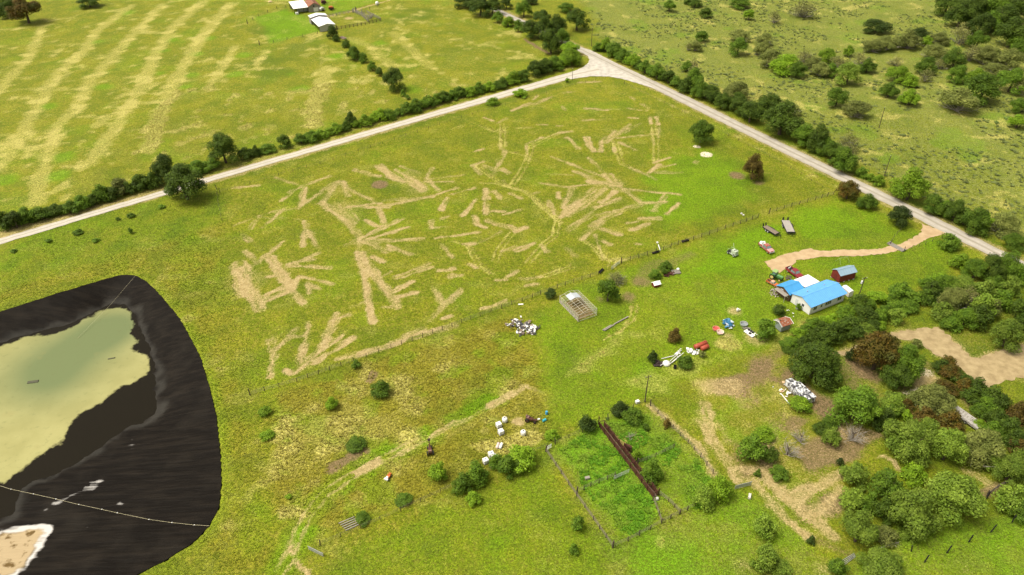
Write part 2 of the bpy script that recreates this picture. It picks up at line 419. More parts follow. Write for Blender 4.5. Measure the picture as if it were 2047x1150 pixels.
for txt, zm in ((TA,zA),(TB,zB),(TC,zC),(TD,zD)):
    for it in txt.split():
        a = [float(q) for q in it.split(',')]
        stroke('dirt', P([(a[0],a[1]),(a[2],a[3])], zm), a[4]*(.74 if a[4] < 3.5 else .62), .60+.34*random.random(), .75, .8, streak=.68)
# thin scraped soil between the deep strokes
for x, y, r, v, zm in ((960,330,6,.42,zA),(930,200,5,.36,zA),(1480,110,7,.40,zA),(1560,200,6,.40,zA),(220,900,8,.38,zA),(460,840,6,.34,zA),(1200,640,6,.30,zA),(1140,760,5,.36,zA),(1250,850,6,.45,zB),(1050,1000,7,.36,zB),(1240,960,6,.34,zB),(1180,870,5,.40,zB),(1280,470,5,.26,zB),(1500,1030,6,.28,zB)):
    blob('dirt', x, y, r, v, zm, 5.0)
for pts, w, v in (([(-40,483),(405,362.5),(900,219),(1144,150.5),(1200,139)], 7.0, .62), ([(985,16),(1046,43),(1135,87),(1376,203),(1676,350),(1840,430),(2006,514),(2150,585)], 9.0, .55)):
    stroke('dirt', P(pts), w, v, 1.4, 1.4)
# worn yellow wheel lines
for pts in ([(230,850),(330,850),(560,910),(700,1010),(830,1130)], [(560,900),(650,980),(790,1110)], [(430,600),(600,640),(540,760),(470,860)], [(180,700),(330,820),(450,880)],
            [(600,640),(620,560),(850,450)], [(1580,380),(1600,520),(1600,700)], [(230,400),(340,450),(420,410)], [(390,380),(400,560)], [(1280,520),(1330,700),(1440,740)], [(480,420),(640,415)], [(0,430),(80,400)]):
    q = P(pts, zB); stroke('straw', q, .7, .7, .5, .3); stroke('straw', [(x+1.7,y-.3) for x,y in q], .7, .6, .5, .3)
for pts in ([(830,140),(800,280),(720,340),(590,490)], [(1000,300),(1120,370),(1190,470)], [(330,480),(360,390),(470,250)], [(850,170),(720,60)], [(0,320),(130,360),(200,510),(310,580)], [(940,520),(700,600)], [(1240,520),(1260,470),(1330,460)]):
    q = P(pts, zC); stroke('straw', q, .7, .75, .5, .3); stroke('straw', [(x+1.6,y-.5) for x,y in q], .7, .65, .5, .3)
blob('pale', 2000, 625, 2.0, 1, zB, .8); blob('pale', 1940, 565, 1.0, .9, zB, .8)
blob('red', 1250, 150, 3.5, .8, zA, 1.5); blob('dark', 1330, 185, 4, .9, zA, 1.5); blob('dark', 1250, 130, 4, .9, zA, 1.5)
blob('red', 1470, 345, 2.5, .7, Zm(1150,280,.25)); blob('red', 280, 1060, 3.2, .8, zU)

# ---- yard: tracks, bare patches
stroke('straw', P([(1475,840),(1440,950),(1340,1030),(1200,1100)], zC), .9, .8, .4); stroke('straw', P([(1425,840),(1425,900),(1380,980)], zC), .9, .8, .4)
area('straw', P([(1180,700),(1260,650),(1320,660),(1290,700),(1180,735),(1120,760)]), .55, 3, 3, patch=.6)
area('straw', P([(1240,760),(1300,740),(1400,700),(1480,710),(1320,800)]), .5, 3, 3, patch=.7)
area('straw', P([(1180,720),(1250,690),(1330,640),(1330,660),(1200,750)]), .45, 2, 3, patch=.8)
area('red', P([(1280,530),(1320,515),(1380,500),(1400,510),(1300,555),(1270,560)]), .55, 2, 3)
blob('red', 1480, 640, 3, .7, zC); blob('red', 1400, 760, 3.5, .7, zC); blob('red', 1180, 780, 2, .6, zC)
blob('dirt', 1340, 140, 1.4, .7, zT); blob('dirt', 1250, 450, 1.2, .8, zT); blob('straw', 1250, 560, 3, .7, zT); blob('dirt', 1600, 480, 2.5, .6, zT)
area('straw', P([(1560,655),(1620,640),(1640,655),(1580,690),(1540,700)]), .5, 1.5, 2, patch=.6)
# two-track lane through the tall field
lane = [(270,1140),(340,1010),(370,920),(430,810),(520,700),(640,620),(760,560),(820,520),(960,450),(1090,390)]
for dx in (-.9, .9):
    stroke('dirt', [(x+dx, y-dx*.5) for x, y in P(lane, zL)], .7, .6, .5, .5)
stroke('lush', P(lane, zL), 5.5, .5, 1.5, 1)
stroke('dirt', P([(0,680),(230,570),(540,370)], zK), 1.3, .8, .5, streak=.5); stroke('dirt', P([(900,210),(1090,100),(1240,10)], zK), 2.2, .9, .6, streak=.5)
stroke('dirt', P([(560,400),(900,205)], zK), .8, .5, .5); stroke('lush', P([(520,350),(900,160)], zK), 4, .7, 1)
stroke('dirt', P([(1240,10),(1400,60)], zK), 1.0, .5, .6); stroke('dirt', P([(330,1010),(380,1100),(420,1150)], zL), 1.0, .8, .5)
stroke('dirt', P([(690,590),(810,520)], zL), 2.4, .9, .5)
blob('dirt', 1165, 365, 2.0, 1, zK, .8)
stroke('red', P([(560,560),(650,510),(720,470)], zL), 3, .75, 1.2); stroke('red', P([(780,40),(770,80)], zL), 2.5, .7, 1)
for x,y,r in ((320,465,2.5),(460,230,2),(740,60,2),(580,560,1),(980,380,3)): blob('straw', x, y, r, .95, zL)
area('straw', P([(700,600),(870,540),(1000,520),(1180,480),(1400,530),(1250,640),(900,680)], zK), 1.0, 1.5, 2, patch=.5)
area('straw', P([(260,790),(370,780),(420,830),(260,850)], zL), .9, 1, 1)
area('straw', P([(240,170),(700,50),(980,30),(1000,380),(700,440),(300,520)], zL), .5, 4, 4, patch=.9)

# ---- neighbour's yard: bare earth, sand tracks
area('dirt', P([(100,0),(420,0),(480,150),(560,520),(430,640),(250,560),(140,300)], zE), .62, 3, 4, patch=.8)
area('red', P([(420,-40),(880,-60),(900,60),(1300,120),(1300,330),(880,520),(620,480),(560,250)], zE), .72, 3, 4, patch=.5)
area('red', P([(640,180),(1100,40),(1500,250),(1900,500),(2000,760),(1500,700),(1050,560),(800,420)], zN), .6, 4, 4, patch=.5)
area('straw', P([(0,0),(600,0),(900,350),(700,650),(300,600),(0,350)], zE), .7, 3, 4, patch=.6)
area('lush', P([(330,120),(580,150),(560,300),(260,380)], zE), .6, 2, 3); blob('lush', 760, 500, 3.5, .9, zE); blob('lush', 430, 530, 3, .7, zE)
area('red', P([(920,300),(1230,330),(1180,460),(860,560),(760,640),(850,420)], zE), .7, 2, 3)
area('red', P([(380,800),(560,680),(800,650),(1000,700),(940,900),(700,960),(480,1000)], zN), .75, 2, 3)
area('dirt', P([(700,160),(900,90),(900,60),(1120,0),(1400,-10),(1500,60),(1640,190),(1985,90),(2200,60),(2200,280),(1820,350),(1740,390),(1640,340),(1560,260),(1420,190),(1280,100),(1110,60),(930,130),(740,170)], zN), .7, 1.5, 1.5)
area('red', P([(740,180),(860,330),(1000,380),(1080,350),(870,200)], zN), .8, 2, 2)
area('dirt', P([(1230,340),(1300,260),(1430,330),(1380,370),(1250,380)], zN), .9, 1.5, 1); blob('pale', 1330, 290, 2.5, .5, zN); area('pale', P([(1150,420),(1270,380),(1300,400),(1200,460)], zN), .6, 1, 1)
for pts, w, v in (([(150,250),(190,560),(330,740),(420,880),(460,960)],3.6,.95), ([(60,380),(120,480),(230,600)],1.6,.7), ([(170,270),(190,420)],1.2,.7), ([(120,260),(130,420)],1.2,.6), ([(420,840),(560,850),(700,860)],3,.8), ([(690,860),(790,980),(960,1130)],2.8,1.0), ([(560,960),(680,1060),(760,1140)],2.2,.8), ([(150,230),(60,340)],2,.5)):
    stroke('dirt', P(pts, zE), w*.85, v*.8, .9, .9, streak=.5)
for pts, w, v in (([(220,330),(370,480),(560,640),(720,770)],3.2,1.0), ([(160,400),(300,560),(420,680),(540,780)],2.2,.85), ([(470,480),(640,410),(780,340)],3.0,.9), ([(600,600),(780,450)],3,.9), ([(560,600),(680,620),(760,480)],3,.6)):
    stroke('dirt', P(pts, zS), w*.9, v*.85, .8, .8, streak=.45)
area('red', P([(600,740),(900,900),(860,950),(520,820)], zS), .6, 1.5, 1.5)
area('red', P([(1420,760),(1560,700),(1640,770),(1700,850),(1760,900),(1700,1010),(1640,1060),(1560,1010),(1480,960),(1430,880)]), .78, 4, 4, patch=.5)
area('dirt', P([(1500,860),(1640,850),(1740,880),(1700,960),(1640,1010),(1560,990),(1520,940)]), .6, 4, 4, patch=.6)
area('red', P([(1700,640),(1850,600),(2047,600),(2100,900),(1960,960),(1780,840),(1640,800)]), .42, 5, 5, patch=.5)
area('dark', P([(1700,940),(1800,920),(2047,960),(2100,1020),(1800,1090),(1690,1060)]), .5, 3, 3)
ring = [(990,240),(1060,210),(1140,250),(1180,310)]; stroke('dirt', P(ring, zS), .6, .8, .4); stroke('dirt', P([(985,240),(990,300),(1040,330)], zS), .6, .7, .4)
stroke('dirt', P([(1650,320),(1780,400),(1850,430)], zS), 2.5, .5, 1); stroke('red', P([(1780,480),(1880,430)], zS), 2.5, .7, 1)
for x,y,r,v in ((100,980,2,.6),(640,1000,2.5,.5),(1640,1000,3,.3)): blob('dirt', x, y, r, v, zS)
stroke('dirt', P([(780,110),(960,250),(1130,400),(1240,590)], zY), 1.8, .7, .8)
blob('straw', 590, 360, 2, .9, zY); blob('straw', 670, 350, 1.4, .9, zY)
area('straw', P([(1180,640),(1460,560),(1440,640),(1250,740),(1150,700)], zP), .5, 2, 2, patch=.4)
area('straw', P([(1060,-60),(1060,830),(520,560),(280,330),(0,100)], Zm(1380,760,.2)), .2, 3, 3)

area('red', P([(1000,632),(855,432),(1020,330),(1185,560)], zG), .75, .6, .5)
area('dark', P([(1650,470),(1780,440),(1920,520),(1760,600),(1640,560)]), .45, 5, 5, patch=.3)
area('dark', P([(1100,700),(1240,640),(1300,700),(1180,800),(1100,820)]), .35, 5, 5, patch=.4)
# ---- uneven growth over everything
CH['dark'] = np.clip(CH['dark'] + .5*sstep(.48,.70,fbm(GX,GY,7,81))*(1-CH['straw']), 0, 1)
CH['straw'] = np.clip(CH['straw'] + .38*sstep(.56,.74,fbm(GX,GY,5,85))*(1-CH['lush']*.7), 0, 1)
CH['lush'] = np.clip(CH['lush'] + .30*sstep(.58,.76,fbm(GX,GY,12,88)), 0, 1)
CH['straw'] = np.clip(CH['straw'] + .34*CH['tall']*sstep(.50,.70,fbm(GX,GY,5,91)), 0, 1)
CH['lush'] = np.clip(CH['lush'] + .5*CH['tall']*sstep(.52,.66,fbm(GX,GY,6,95)), 0, 1)
# ---- pond hollow
RIM = [(-330,712),(0,623),(120,585),(236,550.6),(258,549.5),(274,552),(292,562),(312,581),(334,606),(359,637),(381,676),(401,715),(420,779),(432,831),(441,913),(442,963),(438,1014),(417,1052.6),(389,1083),(334,1119),(273,1150),(150,1205),(-60,1290),(-420,1420)]
RIMW = P(RIM)
WATER_Z = -4.2
SHORE = [(-330,772),(0,683),(150,641),(215,608),(250,606),(272,627),(300,690),(312,720),(316,790),(315,825),(300,840),(275,850),(235,870),(190,905),(140,935),(90,960),(55,972),(42,990),(28,1030),(0,1042),(-200,1110),(-400,1200)]
SHOREW = [at(x,y,WATER_Z).to_tuple()[:2] for x,y in SHORE]
sdp = poly_sd(GX, GY, RIMW)
GZ = -.09*NF['a'] - .06*NF['b']
GZ = np.where(sdp > -.8, np.minimum(GZ, -.03), GZ)
GZ = np.where(sdp > .2, -np.minimum(1.1*(sdp+.45), 9.0), GZ)
CH['lush'] = np.maximum(CH['lush'], sstep(-4.0, -.5, sdp)*.6*(NF['b']))
CH['dark'] = np.where(sdp > .3, 1, CH['dark'])

# ---- build the sheet
ny, nx = GX.shape
vv = np.stack([GX.ravel(), GY.ravel(), GZ.ravel()], 1).astype(np.float32)
idx = np.arange(nx*ny).reshape(ny, nx)
quads = np.stack([idx[:-1,:-1].ravel(), idx[:-1,1:].ravel(), idx[1:,1:].ravel(), idx[1:,:-1].ravel()], 1).astype(np.int32)
def np_mesh(name, verts, faces, k):
    me = bpy.data.meshes.new(name)
    me.vertices.add(len(verts)); me.vertices.foreach_set("co", np.ascontiguousarray(verts, np.float32).ravel())
    n = len(faces)
    me.loops.add(n*k); me.loops.foreach_set("vertex_index", np.ascontiguousarray(faces, np.int32).ravel())
    me.polygons.add(n); me.polygons.foreach_set("loop_start", np.arange(0, n*k, k, dtype=np.int32))
    me.update(calc_edges=True)
    return me
gme = np_mesh("ground", vv, quads, 4)
gme.polygons.foreach_set("use_smooth", np.ones(len(quads), bool))
for nm, ks in (("m1", ('dirt','straw','lush','dark')), ("m2", ('tall','red','pale','weed'))):
    at_ = gme.color_attributes.new(nm, 'FLOAT_COLOR', 'POINT')
    at_.data.foreach_set("color", np.stack([CH[k].ravel() for k in ks], 1).astype(np.float32).ravel())

def ground_material():
    m, N, Lk, b = newmat("ground_cover")
    geo = N.new("ShaderNodeNewGeometry")
    def noise(scale, det=4, rough=.6, stretch=None):
        n = N.new("ShaderNodeTexNoise"); n.inputs["Scale"].default_value = scale; n.inputs["Detail"].default_value = det
        n.inputs["Roughness"].default_value = rough
        Lk.new(geo.outputs["Position"], n.inputs["Vector"]); return n.outputs["Fac"]
    def mth(op, a, b_=None, c=None):
        n = N.new("ShaderNodeMath"); n.operation = op
        for i, q in enumerate((a, b_, c)):
            if q is None: continue
            if isinstance(q, (int, float)): n.inputs[i].default_value = q
            else: Lk.new(q, n.inputs[i])
        return n.outputs[0]
    def ramp(x, a, b_, lo=0.0, hi=1.0):
        n = N.new("ShaderNodeMapRange"); n.interpolation_type = 'SMOOTHSTEP'
        n.inputs[1].default_value = a; n.inputs[2].default_value = b_; n.inputs[3].default_value = lo; n.inputs[4].default_value = hi
        Lk.new(x, n.inputs[0]); return n.outputs[0]
    def mix(f, a, b_):
        n = N.new("ShaderNodeMix"); n.data_type = 'RGBA'
        if isinstance(f, float): n.inputs[0].default_value = f
        else: Lk.new(f, n.inputs[0])
        for i, q in ((6, a), (7, b_)):
            if isinstance(q, tuple): n.inputs[i].default_value = (*q, 1)
            else: Lk.new(q, n.inputs[i])
        return n.outputs[2]
    nF, nM, nL, nX = noise(3.4, 3), noise(.75, 4), noise(.11, 4), noise(1.7, 5, .7)
    A = N.new("ShaderNodeAttribute"); A.attribute_name = "m1"
    B = N.new("ShaderNodeAttribute"); B.attribute_name = "m2"
    sA = N.new("ShaderNodeSeparateColor"); Lk.new(A.outputs["Color"], sA.inputs[0])
    sB = N.new("ShaderNodeSeparateColor"); Lk.new(B.outputs["Color"], sB.inputs[0])
    dirt, straw, lush, dark = sA.outputs[0], sA.outputs[1], sA.outputs[2], A.outputs["Alpha"]
    tall, red, pale, weed = sB.outputs[0], sB.outputs[1], sB.outputs[2], B.outputs["Alpha"]
    def soft(x, k=.7, lo=.3, hi=.75):
        return ramp(mth('MULTIPLY_ADD', mth('SUBTRACT', nX, .5), k, x), lo, hi)
    base = mix(ramp(nL,.35,.65), C_GRASS_A, C_GRASS_B)
    base = mix(mth('MULTIPLY', ramp(nM,.42,.66), .5), base, C_GRASS_Y)
    c = mix(mth('MULTIPLY', weed, ramp(nM,.30,.56)), base, C_WEED)
    c = mix(mth('MULTIPLY', tall, mth('MULTIPLY_ADD', ramp(nX,.35,.65), .6, .4)), c, C_TALL)
    c = mix(mth('MULTIPLY', lush, mth('MULTIPLY_ADD', ramp(nX,.3,.6), .4, .6)), c, C_LUSH)
    c = mix(mth('MULTIPLY', dark, mth('MULTIPLY_ADD', ramp(nM,.35,.65), .5, .35)), c, C_DARK)
    c = mix(mth('MULTIPLY', mth('MULTIPLY', lush, weed), ramp(nX,.35,.6)), c, C_LUSHWEED)
    c = mix(soft(straw, .9, .25, .95), c, C_STRAW)
    c = mix(soft(red, .8, .3, .9), c, C_RED)
    dcol = mix(ramp(nM,.3,.7), C_DIRT_A, C_DIRT_B)
    c = mix(ramp(mth('ADD', mth('MULTIPLY_ADD', mth('SUBTRACT', nX, .5), .8, dirt), mth('MULTIPLY', mth('SUBTRACT', nF, .5), .7)), .18, .95), c, dcol)
    c = mix(soft(pale, .6, .35, .7), c, C_PALE)
    # fine light and dark of the blades
    val = mth('MULTIPLY', mth('MULTIPLY_ADD', nF, 1.7, .15), mth('MULTIPLY_ADD', nX, 1.9, .05))
    vmix = mth('MULTIPLY_ADD', mth('SUBTRACT', val, 1.0), mth('MULTIPLY_ADD', dirt, -.65, 1.0), 1.0)
    hs = N.new("ShaderNodeHueSaturation"); Lk.new(vmix, hs.inputs["Value"]); Lk.new(c, hs.inputs["Color"])
    Lk.new(hs.outputs[0], b.inputs["Base Color"])
    b.inputs["Roughness"].default_value = .85; b.inputs["Specular IOR Level"].default_value = .15
    bp = N.new("ShaderNodeBump"); bp.inputs["Strength"].default_value = .55; bp.inputs["Distance"].default_value = .35
    Lk.new(mth('ADD', nX, mth('MULTIPLY', nF, .5)), bp.inputs["Height"]); Lk.new(bp.outputs[0], b.inputs["Normal"])
    return m
C_GRASS_A = (.116,.148,.005); C_GRASS_B = (.170,.182,.008); C_GRASS_Y = (.26,.225,.034)
C_WEED = (.165,.188,.046); C_TALL = (.185,.160,.016); C_LUSH = (.120,.222,.003); C_DARK = (.065,.112,.005)
C_LUSHWEED = (.090,.20,.008); C_STRAW = (.36,.325,.085); C_RED = (.17,.115,.060)
C_DIRT_A = (.30,.225,.092); C_DIRT_B = (.41,.32,.150); C_PALE = (.62,.54,.40)
tag(link_mesh("ground", gme, ground_material()), kind="structure")

def chan(ch, x, y):
    i = int(np.clip(np.searchsorted(gx, x)-1, 0, nx-2)); j = int(np.clip(np.searchsorted(gy, y)-1, 0, ny-2))
    return CH[ch][j, i]
# ================================================================== ROADS, TRACKS, POND
def densify(poly, step, jit, closed=True):
    out = []
    n = len(poly)
    for i in range(n if closed else n-1):
        a, b = Vector(poly[i]).to_2d(), Vector(poly[(i+1) % n]).to_2d()
        k = max(1, int((b-a).length/step))
        nrm = Vector((-(b-a).y, (b-a).x)).normalized() if (b-a).length > 0 else Vector((0,0))
        for j in range(k):
            p = a.lerp(b, j/k)
            out.append(p + nrm*random.uniform(-jit, jit))
    if not closed: out.append(Vector(poly[-1]).to_2d())
    return out

def fill_sheet(outline, grid, zfun):
    """triangulated sheet inside an outline with interior points every grid metres"""
    n = len(outline)
    xs = [p.x for p in outline]; ys = [p.y for p in outline]
    ax = np.arange(min(xs), max(xs), grid); ay = np.arange(min(ys), max(ys), grid)
    X, Y = np.meshgrid(ax, ay)
    X = X.ravel()+np.random.RandomState(3).uniform(-.25,.25,X.size)*grid; Y = Y.ravel()+np.random.RandomState(4).uniform(-.25,.25,Y.size)*grid
    sd = poly_sd(X, Y, [(p.x,p.y) for p in outline])
    keep = sd > grid*.45
    pts = list(outline)+[Vector((x,y)) for x, y in zip(X[keep], Y[keep])]
    r = delaunay_2d_cdt(pts, [(i,(i+1) % n) for i in range(n)], [], 1, 1e-5)
    vx = np.array([(p.x,p.y) for p in r[0]])
    z = zfun(vx[:,0], vx[:,1])
    return [(float(a),float(b),float(c)) for (a,b),c in zip(vx,z)], [tuple(f) for f in r[2]]

def sheet(name, outline_w, z, mat, step=1.2, jit=.25, grid=3.0):
    v, f = fill_sheet(densify(outline_w, step, jit), grid, lambda x,y: np.full(x.shape, z))
    me = bpy.data.meshes.new(name); me.from_pydata(v, [], f)
    bm = bmesh.new(); bm.from_mesh(me); bmesh.ops.recalc_face_normals(bm, faces=bm.faces)
    if sum(fc.normal.z for fc in bm.faces) < 0: bmesh.ops.reverse_faces(bm, faces=bm.faces)
    bm.to_mesh(me); bm.free()
    return tag(link_mesh(name, me, mat), kind="structure")

def gravel(name, a, b, scale=1.0, streak=None):
    m, N, Lk, bs = newmat(name)
    geo = N.new("ShaderNodeNewGeometry")
    n1 = N.new("ShaderNodeTexNoise"); n1.inputs["Scale"].default_value = .35*scale; n1.inputs["Detail"].default_value = 6
    n2 = N.new("ShaderNodeTexNoise"); n2.inputs["Scale"].default_value = 4*scale; n2.inputs["Detail"].default_value = 4
    Lk.new(geo.outputs["Position"], n1.inputs["Vector"]); Lk.new(geo.outputs["Position"], n2.inputs["Vector"])
    mr = N.new("ShaderNodeMapRange"); mr.inputs[1].default_value = .32; mr.inputs[2].default_value = .68
    Lk.new(n1.outputs["Fac"], mr.inputs[0])
    mx = N.new("ShaderNodeMix"); mx.data_type = 'RGBA'; mx.inputs[6].default_value = (*a,1); mx.inputs[7].default_value = (*b,1)
    Lk.new(mr.outputs[0], mx.inputs[0])
    out = mx.outputs[2]
    if streak:
        at_ = N.new("ShaderNodeAttribute"); at_.attribute_name = "across"
        ad = N.new("ShaderNodeMath"); ad.operation = 'MULTIPLY_ADD'; ad.inputs[1].default_value = .5; ad.inputs[2].default_value = -.25
        Lk.new(n1.outputs["Fac"], ad.inputs[0])
        ad2 = N.new("ShaderNodeMath"); ad2.operation = 'ADD'; Lk.new(ad.outputs[0], ad2.inputs[0]); Lk.new(at_.outputs["Fac"], ad2.inputs[1])
        m2 = N.new("ShaderNodeMix"); m2.data_type = 'RGBA'; Lk.new(ad2.outputs[0], m2.inputs[0]); Lk.new(out, m2.inputs[6]); m2.inputs[7].default_value = (*streak,1)
        out = m2.outputs[2]
    hs = N.new("ShaderNodeHueSaturation"); ma = N.new("ShaderNodeMath"); ma.operation = 'MULTIPLY_ADD'; ma.inputs[1].default_value = .5; ma.inputs[2].default_value = .75
    Lk.new(n2.outputs["Fac"], ma.inputs[0]); Lk.new(ma.outputs[0], hs.inputs["Value"]); Lk.new(out, hs.inputs["Color"])
    Lk.new(hs.outputs[0], bs.inputs["Base Color"]); bs.inputs["Roughness"].default_value = .9; bs.inputs["Specular IOR Level"].default_value = .2
    bp = N.new("ShaderNodeBump"); bp.inputs["Strength"].default_value = .35; bp.inputs["Distance"].default_value = .12
    Lk.new(n2.outputs["Fac"], bp.inputs["Height"]); Lk.new(bp.outputs[0], bs.inputs["Normal"])
    return m

def road_strip(name, edge_a, edge_b, z, mat, seg=2.0, jit=.22, cross=9):
    A = [Vector(p) for p in edge_a]; B = [Vector(p) for p in edge_b]
    def along(L, n):
        ls = [0]
        for a, b in zip(L[:-1], L[1:]): ls.append(ls[-1]+(b-a).length)
        out = []
        for i in range(n+1):
            s = ls[-1]*i/n
            k = max(0, min(len(L)-2, int(np.searchsorted(ls, s))-1))
            out.append(L[k].lerp(L[k+1], (s-ls[k])/max(1e-6, ls[k+1]-ls[k])))
        return out
    n = int(sum((b-a).length for a, b in zip(A[:-1], A[1:]))/seg)
    pa, pb = along(A, n), along(B, n)
    V, F, W = [], [], []
    for i in range(n+1):
        ja, jb = random.uniform(-jit,jit), random.uniform(-jit,jit)
        ab = (pb[i]-pa[i]); L = ab.length; ab.normalize()
        for k in range(cross):
            t = k/(cross-1)
            p = (pa[i]+ab*ja).lerp(pb[i]+ab*jb, t)
            V.append((p.x, p.y, z + .05*math.sin(math.pi*t)))
            tr = max(0, 1-min(abs(t-.5), abs(t-.06)*1.2, abs(t-.94)*1.2)/.13)
            W.append(tr)
    for i in range(n):
        for k in range(cross-1):
            F.append((i*cross+k, i*cross+k+1, (i+1)*cross+k+1, (i+1)*cross+k))
    me = bpy.data.meshes.new(name); me.from_pydata(V, [], F)
    bm = bmesh.new(); bm.from_mesh(me); bmesh.ops.recalc_face_normals(bm, faces=bm.faces)
    if sum(fc.normal.z for fc in bm.faces) < 0: bmesh.ops.reverse_faces(bm, faces=bm.faces)
    bm.to_mesh(me); bm.free()
    a_ = me.attributes.new("across", 'FLOAT', 'POINT'); a_.data.foreach_set("value", W)
    return tag(link_mesh(name, me, mat), kind="structure")

M_ROAD = gravel("pale_gravel", (.43,.395,.325), (.53,.49,.415), 1, (.34,.30,.23))
M_ROADG = gravel("grey_gravel", (.34,.31,.26), (.45,.41,.345), 1, (.27,.24,.18))
road_strip("side_road", P([(-900,741),(-260,553),(0,477),(405,357.5),(900,213.5),(1144,143.5),(1190,131)]), P([(-890,757),(-250,567),(0,488.5),(405,367.5),(900,224),(1144,157),(1205,147)]), .022, M_ROAD)
road_strip("road", P([(700,-77),(985,13),(1046,40),(1141,84),(1380,196),(1680,343),(1841,421),(2003,501),(2260,626),(2800,889)]), P([(680,-77),(973,16),(1036,45),(1129,89),(1372,210),(1672,358),(1838,440),(2010,527),(2250,648),(2790,911)]), .030, M_ROADG)
sheet("road_junction", P([(1110,154),(1149,142),(1166,134.5),(1175,127),(1178,120),(1175,113),(1166,105),(1152,94),(1180,100),(1230,126),(1290,154),(1310,178),(1275,167),(1241,157.5),(1215,153),(1180,153),(1130,160)]), .052, gravel("junction_gravel", (.36,.33,.28), (.53,.49,.42), 1.6), .8, .2)
# driveway
drv_up = [zV(*q) for q in [(310,790),(450,740),(560,690),(740,660),(820,630),(900,620),(980,640),(1100,655),(1180,640),(1300,635),(1450,640),(1600,645),(1750,630)]] + [zR(*q) for q in [(0,838),(280,842),(430,820),(520,785),(620,775),(750,715),(825,670),(852,620),(846,560)]]
drv_lo = [zV(*q) for q in [(330,830),(400,890),(500,935),(570,890),(610,850),(660,838),(690,800),(720,772),(900,750),(1020,722),(1250,720),(1500,716),(1640,708)]] + [zR(*q) for q in [(0,900),(200,896),(400,880),(530,862),(600,842),(690,828),(830,765),(950,702),(1090,668),(1110,655)]]
sheet("driveway", P(drv_up + drv_lo[::-1]), .016, gravel("drive_gravel", (.36,.25,.135), (.47,.345,.205), 1.3), .7, .32, 1.5)
sheet("sand_track", P([(700,165),(900,95),(1110,10),(1400,-20),(1490,50),(1640,192),(1985,95),(2300,20),(2300,240),(1985,320),(1820,350),(1740,392),(1640,335),(1560,262),(1420,185),(1280,95),(1200,60),(1110,62),(930,125),(740,172)], zN), .012, gravel("track_sand", (.25,.185,.092), (.38,.295,.155), 1.6), .9, .6, 2.5)

# ------------------------------------------------------------------ pond
SILT = [at(*zQ(*q), -3.7).to_tuple()[:2] for q in [(-300,960),(0,860),(120,822),(250,806),(330,826),(362,845),(345,885),(300,925),(262,962),(284,1000),(262,1060),(200,1112),(150,1150),(0,1230),(-300,1330)]]
def liner_z(x, y):
    dr = np.maximum(poly_sd(x, y, RIMW), 0)
    ss = poly_sd(x, y, SHOREW); ds = np.maximum(-ss, 0)
    g = dr/(dr+ds+1e-6)
    z = WATER_Z*np.where(ss > 0, 1.0, g) - np.maximum(ss, 0)*.12
    wr = (fbm(x, y, 2.3, 41)-.5)*.22 + (vnoise(x+y*.3, y*3.0, 2.0, 44)-.5)*.10
    return z + .05 + wr*np.clip(dr/2, 0, 1)*(z < -.05)
v, f = fill_sheet(densify(RIMW, 1.0, .10), .95, liner_z)
me = bpy.data.meshes.new("pond_liner"); me.from_pydata(v, [], f)
bm = bmesh.new(); bm.from_mesh(me); bmesh.ops.recalc_face_normals(bm, faces=bm.faces)
if sum(fc.normal.z for fc in bm.faces) < 0: bmesh.ops.reverse_faces(bm, faces=bm.faces)
bm.to_mesh(me); bm.free()
me.polygons.foreach_set("use_smooth", [True]*len(me.polygons))
va = np.array(v); LX, LY = va[:,0], va[:,1]
sil = poly_sd(LX, LY, SILT) + (vnoise(LX, LY, 2.5, 51)-.5)*1.6
silt = sstep(-.3, .6, sil); salt = sstep(1.1, .2, np.abs(sil+.3))*.95
ssd = poly_sd(LX, LY, SHOREW)
dust = sstep(1.6, .1, np.abs(ssd+.2+(vnoise(LX,LY,3,57)-.5)*3))*.32
for pts, w, vv_ in (([(320,670),(450,600),(560,550),(650,515)],.9,.8), ([(620,525),(720,470)],1.8,.95), ([(620,550),(680,525)],1.0,.9), ([(865,655),(895,645)],.7,.9), ([(610,825),(690,800)],.6,.7), ([(940,100),(945,240)],.8,.35)):
    q = [at(*zQ(*k), -2.9).to_tuple()[:2] for k in pts]
    for a, b in zip(q[:-1], q[1:]):
        dd, _ = seg_dist(LX, LY, a, b)
        salt = np.maximum(salt, vv_*.55*sstep(w*.5+.5, w*.5-.3, dd))
ca = me.color_attributes.new("m1", 'FLOAT_COLOR', 'POINT')
ca.data.foreach_set("color", np.stack([silt, salt, dust, np.ones_like(dust)], 1).astype(np.float32).ravel())
m, N, Lk, b = newmat("black_liner")
geo = N.new("ShaderNodeNewGeometry"); A = N.new("ShaderNodeAttribute"); A.attribute_name = "m1"
sp = N.new("ShaderNodeSeparateColor"); Lk.new(A.outputs["Color"], sp.inputs[0])
mp = N.new("ShaderNodeMapping"); mp.inputs["Scale"].default_value = (.22,1.9,1); mp.inputs["Rotation"].default_value = (0,0,.35); Lk.new(geo.outputs["Position"], mp.inputs["Vector"])
n1 = N.new("ShaderNodeTexNoise"); n1.inputs["Scale"].default_value = .5; n1.inputs["Detail"].default_value = 8; Lk.new(mp.outputs[0], n1.inputs["Vector"])
n2 = N.new("ShaderNodeTexNoise"); n2.inputs["Scale"].default_value = .12; n2.inputs["Detail"].default_value = 4; Lk.new(geo.outputs["Position"], n2.inputs["Vector"])
def lmix(fac, a, b_):
    n = N.new("ShaderNodeMix"); n.data_type = 'RGBA'
    Lk.new(fac, n.inputs[0])
    for i, q in ((6,a),(7,b_)):
        if isinstance(q, tuple): n.inputs[i].default_value = (*q,1)
        else: Lk.new(q, n.inputs[i])
    return n.outputs[2]
